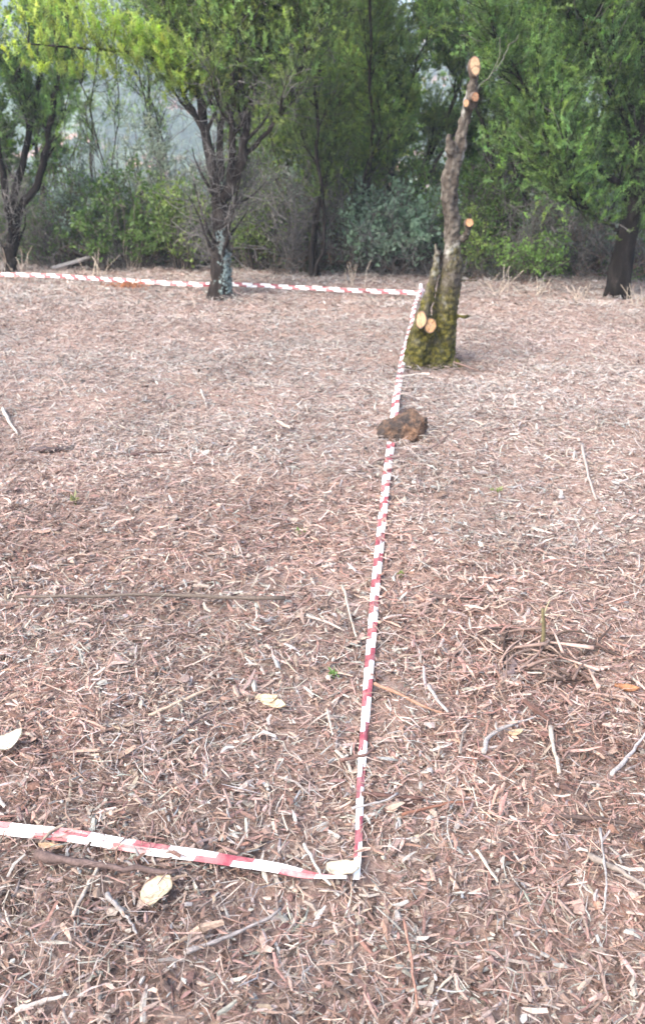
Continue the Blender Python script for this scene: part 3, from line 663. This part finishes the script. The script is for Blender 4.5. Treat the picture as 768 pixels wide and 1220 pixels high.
cut(565.5, 78, 14, 23, -.075, (.25, -1, .35), 3, (.66, .40, .22)); cut(566, 115, 10, 11, -.10, (.4, -1, 0), 4, (.62, .26, .12))
cut(555, 122.5, 7, 9, -.10, (-.5, -1, 0), 5, (.62, .33, .17)); cut(559, 265, 10, 10, -.13, (.2, -1, .3), 6, (.72, .34, .13))

mb = MB(); tw = resample([S(562, 110, .05), S(578, 96, .08), S(592, 80, .1), S(604, 60, .12), S(616, 42, .14)], 14); tw += np.random.RandomState(4).normal(0, .006, tw.shape)
mb.tube(tw, np.linspace(.005, .002, 14), 6, (.13, .13, .10), noise=.15); t2 = resample([tw[5], tw[5] + [.05, 0, .10], tw[5] + [.03, 0, .2]], 8); mb.tube(t2, np.linspace(.003, .0015, 8), 5, (.12, .12, .09)); mb.build('thin_twig', M_twig, root, smooth=True)

# ------------------------------------------------------------ rock on the tape
rk = G(480, 524) + np.array([0, .092, .004])
bm = bmesh.new()
for q in [(-.137, 0, .045), (-.12, -.055, .0), (-.06, -.09, -.03), (.05, -.092, -.03), (.12, -.05, -.03), (.137, 0, .075), (.125, -.03, .115), (.085, -.02, .145), (.03, .0, .16), (-.04, -.01, .125), (-.1, .0, .08),
          (.08, -.085, .085), (.0, -.085, .095), (-.085, -.065, .055), (.03, -.105, .02), (.09, .08, .07), (0, .1, .08), (-.08, .07, .04), (0, .09, -.04), (-.08, .05, -.03), (.09, .06, -.03)]:
    bm.verts.new(q)
bmesh.ops.convex_hull(bm, input=bm.verts)
bmesh.ops.subdivide_edges(bm, edges=bm.edges[:], cuts=9, use_grid_fill=True); bmesh.ops.triangulate(bm, faces=bm.faces[:])
for v in bm.verts:
    p = v.co; a = (vn(p.x * 22 + p.y * 9 + 40, p.z * 26 + p.y * 15 + 40) - .5) * .026 + (vn(p.x * 70 + p.y * 31 + 40, p.z * 80 + p.y * 50 + 40) - .5) * .012
    n_ = p.normalized(); v.co = p + n_ * float(a)
bmesh.ops.recalc_face_normals(bm, faces=bm.faces[:])
me = bpy.data.meshes.new('rock'); bm.to_mesh(me); bm.free()
m, t, b = newmat('brown_rock'); f1 = noise(t, 9, 6, .65); f2 = noise(t, 45, 6, .7)
c = mix(t, ramp(t, f1, [(.45, (0, 0, 0)), (.58, (1, 1, 1))]), ramp(t, f2, [(.3, (.012, .009, .008)), (.7, (.075, .052, .04))]), ramp(t, f2, [(.3, (.07, .034, .018)), (.7, (.26, .15, .09))]))
t.links.new(c, b.inputs['Base Color']); b.inputs['Roughness'].default_value = .9; bump(t, b, f2, .9, .02); me.materials.append(m)
o = bpy.data.objects.new('rock', me); C.objects.link(o); o.location = rk
tag(o, 'rough reddish brown rock weighing down the tape in front of the stump', 'rock')

# ------------------------------------------------------------ striped tape
def mat_tape():
    m, t, b = newmat('barrier_tape_plastic')
    uv = t.nodes.new('ShaderNodeUVMap'); uv.uv_map = 'uv'; sp = t.nodes.new('ShaderNodeSeparateXYZ'); t.links.new(uv.outputs[0], sp.inputs[0])
    def mth(op, a, b_=None):
        n = t.nodes.new('ShaderNodeMath'); n.operation = op
        for k, v in enumerate((a, b_)):
            if v is None: continue
            if hasattr(v, 'links'): t.links.new(v, n.inputs[k])
            else: n.inputs[k].default_value = v
        return n.outputs[0]
    half = mth('GREATER_THAN', sp.outputs[1], .5)
    ph = mth('ADD', mth('MULTIPLY', sp.outputs[0], 1 / .187), mth('ADD', mth('MULTIPLY', half, -.22), mth('MULTIPLY', sp.outputs[1], -.05)))
    red = mth('GREATER_THAN', mth('FRACT', ph), .57)
    f1 = noise(t, 25, 5, .7)
    rc = mix(t, ramp(t, f1, [(.4, (0, 0, 0)), (.7, (.75,) * 3)]), (.25, .045, .06), (.44, .22, .20))
    wc = mix(t, ramp(t, f1, [(.5, (0, 0, 0)), (.8, (.5,) * 3)]), (.76, .75, .74), (.58, .53, .49))
    t.links.new(mix(t, red, wc, rc), b.inputs['Base Color']); b.inputs['Roughness'].default_value = .35
    f2 = noise(t, 60, 3); bump(t, b, f2, .25, .004); return m
M_tape = mat_tape()
def tape(name, pts, widths, tilt, label, seed, lift=.02, u0=0., crease=.35, flip=False, follow=True, dip=None):
    """ribbon lengthwise folded once; tilt in radians (0 lies flat); follows the ground between its supports"""
    pts = np.asarray(pts, float); n = int(np.linalg.norm(np.diff(pts, axis=0), axis=1).sum() / .02)
    K = resample(np.column_stack([pts, widths, tilt]), n); p = K[:, :3]; w_ = K[:, 3]; tl = K[:, 4]
    if follow:                                   # rests on the high spots, bridges the dips
        h_ = p[:, 2] - np.interp(np.arange(n), np.linspace(0, n - 1, len(pts)), gz(pts[:, 0], pts[:, 1])); h_ = np.where(h_ > .02, h_, 0)
        g_ = gz(p[:, 0], p[:, 1]); pad = np.pad(g_, 6, mode='edge'); mx = np.max([pad[k:k + n] for k in range(13)], 0)
        pad = np.pad(mx, 6, mode='edge'); mx = np.mean([pad[k:k + n] for k in range(13)], 0); p[:, 2] = .7 * mx + .3 * g_ + h_
        if dip is not None: p[:, 2] += (g_ - .03 - p[:, 2]) * np.exp(-((p[:, 1] - dip) / .17) ** 4) * (np.abs(p[:, 0] - .42) < .5)
    s = np.concatenate([[0], np.cumsum(np.linalg.norm(np.diff(p, axis=0), axis=1))])
    tl = tl + .7 * (vn(s * 2.2 + seed, s * 0) - .5) + .3 * (vn(s * 9 + seed, s * 0 + 3) - .5)
    t_ = np.gradient(p, axis=0); t_ /= np.linalg.norm(t_, axis=1)[:, None]
    u = np.cross(t_, [0, 0, 1.]); u /= np.linalg.norm(u, axis=1)[:, None]; up = np.cross(u, t_)
    a = u * np.cos(tl)[:, None] + up * np.sin(tl)[:, None]; nn = np.cross(t_, a) * -1
    p = p + up * (lift + .006 * vn(s * 5 + seed, s * 0 + 8))[:, None]
    V = []; UV = []
    for th in (0, 1):
        for k, vv in enumerate((0, .25, .5, .75, 1.)):
            rf = (1 - abs(vv - .5) * 2) * crease * w_ * .35
            wob = .005 * (vn(s * 14 + k * 7 + seed, s * 0 + k) - .5)
            V.append(p + a * ((vv - .5) * w_)[:, None] + nn * (rf + wob - th * .0012)[:, None]); UV.append(np.stack([s + u0, np.full(n, 1 - vv if flip else vv)], -1))
    V = np.stack(V, 1); UV = np.stack(UV, 1); mb = MB(); i = np.arange(n - 1)[:, None] * 10
    q = [(k, k + 1, k + 11, k + 10) for k in range(4)] + [(k + 1, k, k + 10, k + 11) for k in range(5, 9)] + [(0, 10, 15, 5), (9, 19, 14, 4)]
    f = (i[:, :, None] + np.array(q)[None]).reshape(-1, 4)
    mb.add(V.reshape(-1, 3), f); mb.uv.append(UV.reshape(-1, 2))
    o = mb.build(name, M_tape, origin=p[0], smooth=False); tag(o, label, 'barrier tape'); return o
TP = [(424, 1052), (427, 1000), (429, 940), (432, 895), (436, 845), (441, 780), (447, 700), (453, 640), (459, 580), (465, 532), (469, 505), (473, 470), (477, 440), (482, 415), (488, 392), (495, 365), (501, 349)]
TW = [.016, .018, .020, .023, .027, .031, .034, .037, .040, .043, .045, .047, .048, .045, .042, .036, .03]
tp = [G(a, b_) for a, b_ in TP]
tp[-1][2] += .07; tp[-2][2] += .03
tape('barrier_tape', tp, [q * .93 for q in TW], [.25, .1, .1, .05, 0, 0, 0, 0, 0, 0, 0, 0, 0, 0, .1, .3, .6], 'red and white striped tape running over the ground under the rock towards the stump', 3, .018, .05, dip=rk[1])
tl_ = [G(a, b_) for a, b_ in [(-230, 957), (-100, 978), (0, 996), (90, 1006), (180, 1020), (260, 1034), (330, 1045), (362, 1050), (385, 1052), (412, 1054)]]
tape('barrier_tape', tl_, [.028, .028, .028, .028, .028, .027, .025, .018, .014, .014], [-.5, -.5, -.5, -.5, -.5, -.45, -.4, -.3, -.1, -.1], 'red and white striped tape crossing the lower left of the ground', 8, .03, .055, .35, True)
far_px = [(-160, 328), (-60, 331), (0, 334), (80, 337), (160, 341), (240, 345), (268, 344), (330, 347), (400, 351), (450, 353), (502, 355)]
tf = []
for a, b_ in far_px:
    q = G(a, b_ - 1); q[2] = max(q[2], 0) + .055; tf.append(q)
k_ = [j for j, (a, _) in enumerate(far_px) if 240 <= a <= 268]
for j in k_: tf[j][1] = max(tf[j][1], Yb + .16)
tape('barrier_tape', tf, [.042] * len(tf), [-1.25] * len(tf), 'red and white striped tape stretched low across the far side behind the lichen-trunked tree', 14, .0, .1, .2, follow=False)
# white peg at the far corner
pc = G(501, 352); mb = MB(); mb.tube([pc + np.array([0, 0, -.03]), pc + np.array([.005, 0, .05]), pc + np.array([-.005, 0, .13])], [.016, .018, .014], 7, (.75, .72, .74), noise=.15)
mb.tube([pc + np.array([0, -.01, .07]), pc + np.array([.09, -.01, .05]), pc + np.array([.13, 0, .03])], [.012, .008, .004], 6, (.6, .5, .55))
tag(mb.build('corner_peg', M_litter, origin=pc), 'whitish peg with knotted tape end at the far corner left of the stump', 'peg')
# cream scrap at the near corner
def leafy(px, py, L, W, yaw, col, label, seed, name='dry_leaf', cat='leaf', curl=.25, lift=.03, group=None, lobe=0.):
    c = G(px, py); r = np.random.RandomState(seed); n, m_ = 14, 9; V = []; CC = []
    for i in range(n + 1):
        tt = i / n; wd = W * (sin(pi * min(1, tt * .97 + .03)) ** .7) * (1 + lobe * sin(tt * 17)) / 2
        for j in range(m_):
            q = j / (m_ - 1) * 2 - 1
            x_ = (tt - .5) * L; y_ = q * wd + .1 * W * sin(tt * 4 + seed); z_ = curl * W * q * q * .6 - .12 * W * (1 - abs(q)) * 0 + curl * L * .3 * (tt - .5) ** 2 * 4 + .004 * r.rand() + .04 * W * sin(tt * 9 + q * 2 + seed)
            V.append((x_, y_, z_)); CC.append(np.array(col) * (.88 + .14 * r.rand()) * (.72 if abs(q) < .1 else (.86 if (i + j) % 3 == 0 else 1)) * (.6 if r.rand() < .05 else 1) * (.75 if abs(q) > .95 else 1))
    V = np.array(V); ca, sa = cos(yaw), sin(yaw); V = np.stack([V[:, 0] * ca - V[:, 1] * sa, V[:, 0] * sa + V[:, 1] * ca, V[:, 2]], -1) + c + np.array([0, 0, lift])
    mb = MB(); ii = np.arange(n)[:, None] * m_ + np.arange(m_ - 1)[None]; mb.add(V, np.stack([ii, ii + 1, ii + m_ + 1, ii + m_], -1).reshape(-1, 4), np.array(CC))
    o = mb.build(name, M_dryleaf, origin=c, smooth=True); md = o.modifiers.new('thick', 'SOLIDIFY'); md.thickness = .0012; tag(o, label, cat, group); return o
LG_ = 'pale dry leaves lying on the wood chips'
leafy(188, 1068, .088, .058, 1.45, (.74, .62, .42), 'pale yellow oval leaf lying below the near striped tape', 1, group=LG_, curl=.12)
leafy(318, 840, .062, .042, .2, (.72, .54, .36), 'left half of a pair of tan leaves above the middle of the tape corner', 2, group=LG_, curl=.3)
leafy(326, 846, .075, .040, -.35, (.74, .60, .40), 'right half of a pair of tan leaves above the middle of the tape corner', 6, group=LG_, curl=.2)
leafy(8, 893, .095, .062, .7, (.74, .70, .55), 'cream leaf cut by the left border above the near striped tape', 3, group=LG_, curl=.3)
leafy(613, 880, .04, .026, .1, (.62, .45, .28), 'small tan leaf right of the curved stick in the lower right half', 4, group=LG_)
leafy(62, 1015, .06, .02, -.2, (.62, .42, .26), 'narrow tan leaf tucked under the near striped tape', 5, group=LG_, lift=.025)
leafy(745, 828, .07, .035, -.1, (.42, .20, .10), 'reddish brown curled leaf at the right border', 7, group=LG_, curl=.4)
leafy(408, 1049, .070, .046, -.15, (.80, .72, .54), 'crumpled cream scrap at the near tape corner', 11, 'crumpled_scrap', 'scrap', curl=.45, lift=.035, lobe=.12)

# ------------------------------------------------------------ individual sticks
def stick(pix, r0, r1, col, label, seed, lift=.03, name='stick', cat='stick', group='sticks lying on the wood chips', forks=()):
    r = np.random.RandomState(seed); mb = MB()
    pts = [G(a, b_) for a, b_ in pix]; o0 = pts[0].copy(); n = max(9, 3 * len(pts))
    pts = resample(pts, n); pts = pts + r.normal(0, r0 * .22, pts.shape); pts[:, 2] = gz(pts[:, 0], pts[:, 1]) * .5 + np.mean(gz(pts[:, 0], pts[:, 1])) * .5 + lift
    mb.tube(pts, np.linspace(r0, r1, n) * .85 * r.uniform(.8, 1.2, n), 6, np.asarray(col) * .85 * r.uniform(.7, 1.15, (n * 6 + 2, 1)), noise=.12, seed=seed, sc_=14)
    for (k, dx, dy, L) in forks:
        p = pts[int(k * (n - 1))]; q = resample([p, p + np.array([dx, dy, .012]) * L * .5, p + np.array([dx, dy, .0]) * L + np.array([0, 0, .01])], 8); mb.tube(q, np.linspace(r1 * 1.2, r1 * .5, 8), 5, np.asarray(col), noise=.1)
    return tag(mb.build(name, M_litter, origin=o0, smooth=True), label, cat, group)
DK = (.07, .05, .045); GB = (.26, .22, .19); PL = (.48, .40, .33); GY = (.36, .33, .31); RB = (.24, .12, .085)
stick([(20, 722), (90, 722), (160, 720), (230, 721), (290, 724), (340, 722)], .006, .009, (.15, .12, .10), 'long thin dark stick lying flat across the left middle ground', 1, .052)
stick([(46, 1030), (75, 1036), (120, 1042), (160, 1047), (215, 1052)], .013, .005, (.14, .10, .09), 'thick dark stick alongside the underside of the near striped tape', 2, .042)
stick([(725, 935), (742, 918), (756, 900), (770, 880)], .007, .004, (.42, .38, .36), 'grey stick rising to the right border above the lower corner', 3, .045)
stick([(575, 905), (580, 885), (592, 876), (625, 866), (645, 858)], .008, .003, GY, 'hooked grey stick in the lower right half, left of the pale chip', 4, .035)
stick([(654, 874), (657, 895), (662, 915), (664, 932)], .008, .006, PL, 'upright-looking pale stick right of the hooked grey one', 5, .04)
stick([(510, 825), (520, 842), (532, 856)], .007, .004, (.42, .37, .34), 'short pale grey stick ahead of the hooked one', 6, .035)
stick([(546, 905), (550, 885), (556, 868)], .005, .003, GB, 'short twig just left of the hooked grey stick', 7, .035)
stick([(178, 860), (205, 847), (232, 836), (255, 826)], .007, .004, (.5, .38, .28), 'pale tan stick left of the pair of tan leaves', 8, .035)
stick([(195, 890), (220, 874), (245, 858), (262, 846)], .006, .003, (.17, .13, .12), 'dark grey stick parallel below the pale tan one', 9, .03)
stick([(404, 918), (428, 913), (446, 905)], .007, .003, (.20, .12, .10), 'brown twig lying across the near part of the long tape', 10, .045)
stick([(418, 974), (440, 968), (460, 964), (473, 955)], .004, .003, GY, 'thin grey twig lying across the tape near its corner', 11, .04)
stick([(362, 1022), (372, 1042), (382, 1058), (394, 1072)], .0045, .003, (.62, .56, .48), 'whitish splinter crossing the end of the near striped tape', 12, .055)
stick([(220, 1142), (250, 1132), (285, 1120), (320, 1105), (335, 1092)], .006, .003, (.34, .30, .28), 'long grey stick in the lower left below the oval leaf', 13, .035)
stick([(127, 1072), (140, 1088), (155, 1105), (165, 1122)], .007, .003, GY, 'grey stick left below the oval leaf', 14, .035)
stick([(88, 1100), (98, 1078), (108, 1060), (122, 1035)], .006, .004, PL, 'pale split stick reaching up to the near striped tape', 15, .035)
stick([(390, 855), (393, 870), (396, 885)], .0045, .003, PL, 'short pale upright twig left of the long tape', 16, .04)
stick([(566, 1020), (580, 1040), (592, 1060)], .005, .003, PL, 'short pale twig in the lower right half', 17, .035)
stick([(700, 1030), (725, 1040), (748, 1052), (768, 1068)], .009, .004, GB, 'brown stick slanting to the right border near the bottom', 18, .035)
stick([(712, 1000), (718, 1040), (720, 1075), (716, 1100)], .004, .0025, GY, 'thin grey twig crossing the slanting stick at the lower right', 19, .045)
stick([(660, 978), (700, 980), (740, 986), (762, 992)], .008, .004, (.11, .08, .07), 'dark stick lying flat near the right border', 20, .03)
stick([(430, 950), (470, 952), (505, 956)], .008, .005, (.12, .07, .06), 'dark reddish stick just right of the long tape near its corner', 21, .025)
stick([(478, 975), (505, 970), (530, 963), (560, 960)], .006, .003, RB, 'red brown stick right of the tape corner', 22, .03)
stick([(510, 712), (540, 714), (572, 712), (590, 708)], .012, .006, (.13, .10, .09), 'dark broken stick right of the middle of the long tape', 23, .02)
stick([(445, 820), (470, 830), (500, 846), (528, 856)], .006, .004, (.34, .20, .14), 'reddish stick running down right from the long tape', 24, .03)
stick([(598, 812), (606, 802), (616, 790)], .016, .010, (.30, .22, .20), 'stubby grey piece of branch with a reddish end', 25, .02)
stick([(692, 532), (697, 560), (708, 600)], .009, .005, (.45, .38, .33), 'thin pale stick in the upper right ground', 26, .03)
stick([(3, 488), (10, 503), (22, 520)], .012, .007, (.48, .43, .38), 'pale split branch near the left border in the upper ground', 27, .03)
stick([(36, 538), (60, 536), (88, 534)], .022, .012, (.10, .08, .08), 'dark broken branch near the left border', 28, .02)
stick([(150, 545), (175, 540), (205, 538)], .012, .006, (.14, .09, .08), 'dark thin branch in the left upper ground', 29, .02)
stick([(240, 468), (243, 476), (247, 486)], .010, .006, (.48, .43, .38), 'short white splinter in the left upper ground', 30, .03)
stick([(330, 504), (338, 509), (345, 513)], .012, .008, (.46, .40, .33), 'pale chip of wood left of the rock', 31, .03)
stick([(440, 552), (455, 548), (495, 545), (530, 522), (545, 505)], .010, .006, (.24, .17, .15), 'bent brown stick lying right of the rock', 32, .02)
stick([(478, 450), (500, 448), (512, 448)], .013, .01, (.55, .47, .40), 'pale stick lying in front of the stump beside the tape', 33, .03)
stick([(505, 432), (520, 430), (545, 436), (570, 446)], .009, .006, (.22, .15, .13), 'thin dark root twig curling from the foot of the stump', 34, .04)
stick([(408, 705), (414, 728), (420, 752), (424, 765)], .006, .004, PL, 'thin pale twig left of the long tape', 35, .035)
stick([(365, 738), (390, 745), (412, 758)], .007, .004, (.42, .36, .32), 'grey twig meeting the thin pale twig left of the tape', 36, .03)
stick([(20, 1215), (45, 1205), (80, 1195)], .007, .004, (.48, .42, .37), 'pale stick in the bottom left corner', 37, .035)
stick([(480, 1105), (487, 1140), (492, 1180), (497, 1215)], .0035, .0025, (.36, .20, .15), 'thin reddish twig running down at the bottom centre', 38, .04)
# dry fallen branch at the wood edge, left
pts = [P(62, 320, 11.0), P(106, 307, 11.0), P(125, 294, 11.05), P(142, 277, 11.1)]
mb = MB(); K = resample(pts, 20); mb.tube(K, np.linspace(.03, .016, 20), 8, (.30, .28, .27), noise=.15); tag(mb.build('fallen_branch', M_litter, origin=pts[0], smooth=True), 'grey fallen branch leaning in the brush below the big bramble', 'branch')

# sapling stub with upright twig, right of centre
c = G(645, 775); root = empty('cut_sapling', c, 'thin cut sapling stub standing among the chips right of the tape', 'sapling'); mb = MB()
top = P(646, 725, c[1]); mb.tube(resample([c - [0, 0, .02], (c + top) / 2 + [.006, 0, 0], top], 12), np.linspace(.008, .005, 12), 8, (.13, .11, .06), noise=.15)
mb.tube(resample([top - [0, 0, .05], top + [.012, 0, .01], top + [.02, 0, .03]], 6), [.004, .004, .003, .003, .002, .002], 5, (.3, .27, .18)); mb.build('stem', M_twig, root, smooth=True)
mb = MB(); r = np.random.RandomState(3)
for k in range(7):
    e = c + np.array([r.uniform(-.2, .17), r.uniform(-.16, .12), r.uniform(.01, .06)]); q = resample([c + [0, 0, .02], (c + e) / 2 + [r.normal(0, .03), r.normal(0, .03), .04], e], 8); mb.tube(q, np.linspace(.006, .002, 8), 5, np.array((.15, .11, .09)) * r.uniform(.4, 2.2))
mb.build('side_shoots', M_twig, root, smooth=True)

mb = MB()
for k in range(70):
    o_ = np.array([r.normal(-.04, .12), r.normal(-.02, .09), r.uniform(.005, .045)]); a = r.uniform(0, pi); hl = r.uniform(.03, .10); dv = np.array([cos(a), sin(a), r.normal(0, .15)]) * hl
    q = resample([c + o_ - dv, c + o_ + r.normal(0, .012, 3), c + o_ + dv], 7); mb.tube(q, np.linspace(.006, .002, 7) * r.uniform(.5, 1.3), 5, np.array((.17, .12, .10)) * r.uniform(.3, 2.4))
tag(mb.build('twig_litter', M_twig, origin=c, smooth=True), kind='stuff')

# green sprouts
SP = 'green sprouts in the wood chips'
def sprout(px, py, s, label, seed, n=11, col=(.14, .24, .07)):
    c = G(px, py); r = np.random.RandomState(seed); mb = MB(); p = np.tile(c + [0, 0, .02], (n, 1)) + r.normal(0, s * .3, (n, 3)) * [1, 1, .3]; d = r.normal(0, 1, (n, 3)); d[:, 2] = np.abs(d[:, 2]) + .4
    mb.leaves(p, d, s * r.uniform(.6, 1.1, n), s * .45, np.array(col) * r.uniform(.8, 1.3, (n, 1)), r); mb.segs(np.tile(c, (4, 1)), c + r.normal(0, s * .3, (4, 3)) + [0, 0, .03], .002, .001, (.12, .2, .05))
    tag(mb.build('sprout', M_leaf, origin=c), label, 'sprout', SP)
sprout(357, 636, .035, 'small green sprout in the middle ground left of the long tape', 1)
sprout(397, 804, .02, 'tiny green sprout close to the left side of the long tape', 2)
sprout(477, 686, .025, 'tiny yellowish sprout close to the right side of the long tape', 3, 8, (.26, .30, .09))
sprout(592, 586, .035, 'faint olive sprout in the upper right ground', 4, 8, (.22, .24, .10))
sprout(90, 598, .04, 'olive weed tuft in the left upper ground', 5, 9, (.22, .22, .10))
# rust coloured dry fern by the far tape
c = G(152, 343); r = np.random.RandomState(8); mb = MB(); n = 220
p = np.tile(c, (n, 1)) + np.stack([r.normal(0, .10, n), r.normal(0, .05, n), r.uniform(.0, .07, n)], -1); d = r.normal(0, 1, (n, 3)); d[:, 2] = np.abs(d[:, 2]) * .4
mb.leaves(p, d, .06, .012, np.array((.34, .15, .075)) * r.uniform(.6, 1.4, (n, 1)), r); tag(mb.build('dry_fern', M_dryleaf, origin=c), 'rust brown tuft of dead fern at the far tape, left of the lichen-trunked tree', 'dead fern')
# dry grass stalks at the wood edge
GS = 'dry grass tufts at the edge of the trees'
for q, (px, py, lab, h_, n) in enumerate([(592, 352, 'dry pale grass stalks right behind the stump', .35, 10), (690, 356, 'dry grass tuft left of the broad dark trunk', .2, 12), (760, 362, 'dry grass tuft at the right border below the broad trunk', .25, 14),
        (20, 335, 'pale dry stalks at the left border beyond the far tape', .45, 6), (118, 330, 'tuft of dry stalks beyond the far tape under the bramble', .35, 8), (155, 322, 'grey stalks under the big bramble', .5, 10), (425, 342, 'dry grass tuft beyond the far tape left of the corner', .3, 10), (640, 350, 'sparse dry grass below the low bright green shrub', .18, 12)]):
    c = G(px, py); r = np.random.RandomState(200 + q); mb = MB()
    for k in range(n):
        a = c + np.array([r.normal(0, .07), r.normal(0, .05), 0]); tw = branch(r, a, np.array([r.normal(0, .35), r.normal(0, .3), 1]), h_ * r.uniform(.5, 1.1), 5, 0, .25)
        mb.segs(tw[:-1], tw[1:], .0028, .0018, np.tile(np.array((.45, .38, .30)) * r.uniform(.6, 1.2), (5, 1)))
    tag(mb.build('dry_grass', M_twig, origin=c), lab, 'grass tuft', GS)
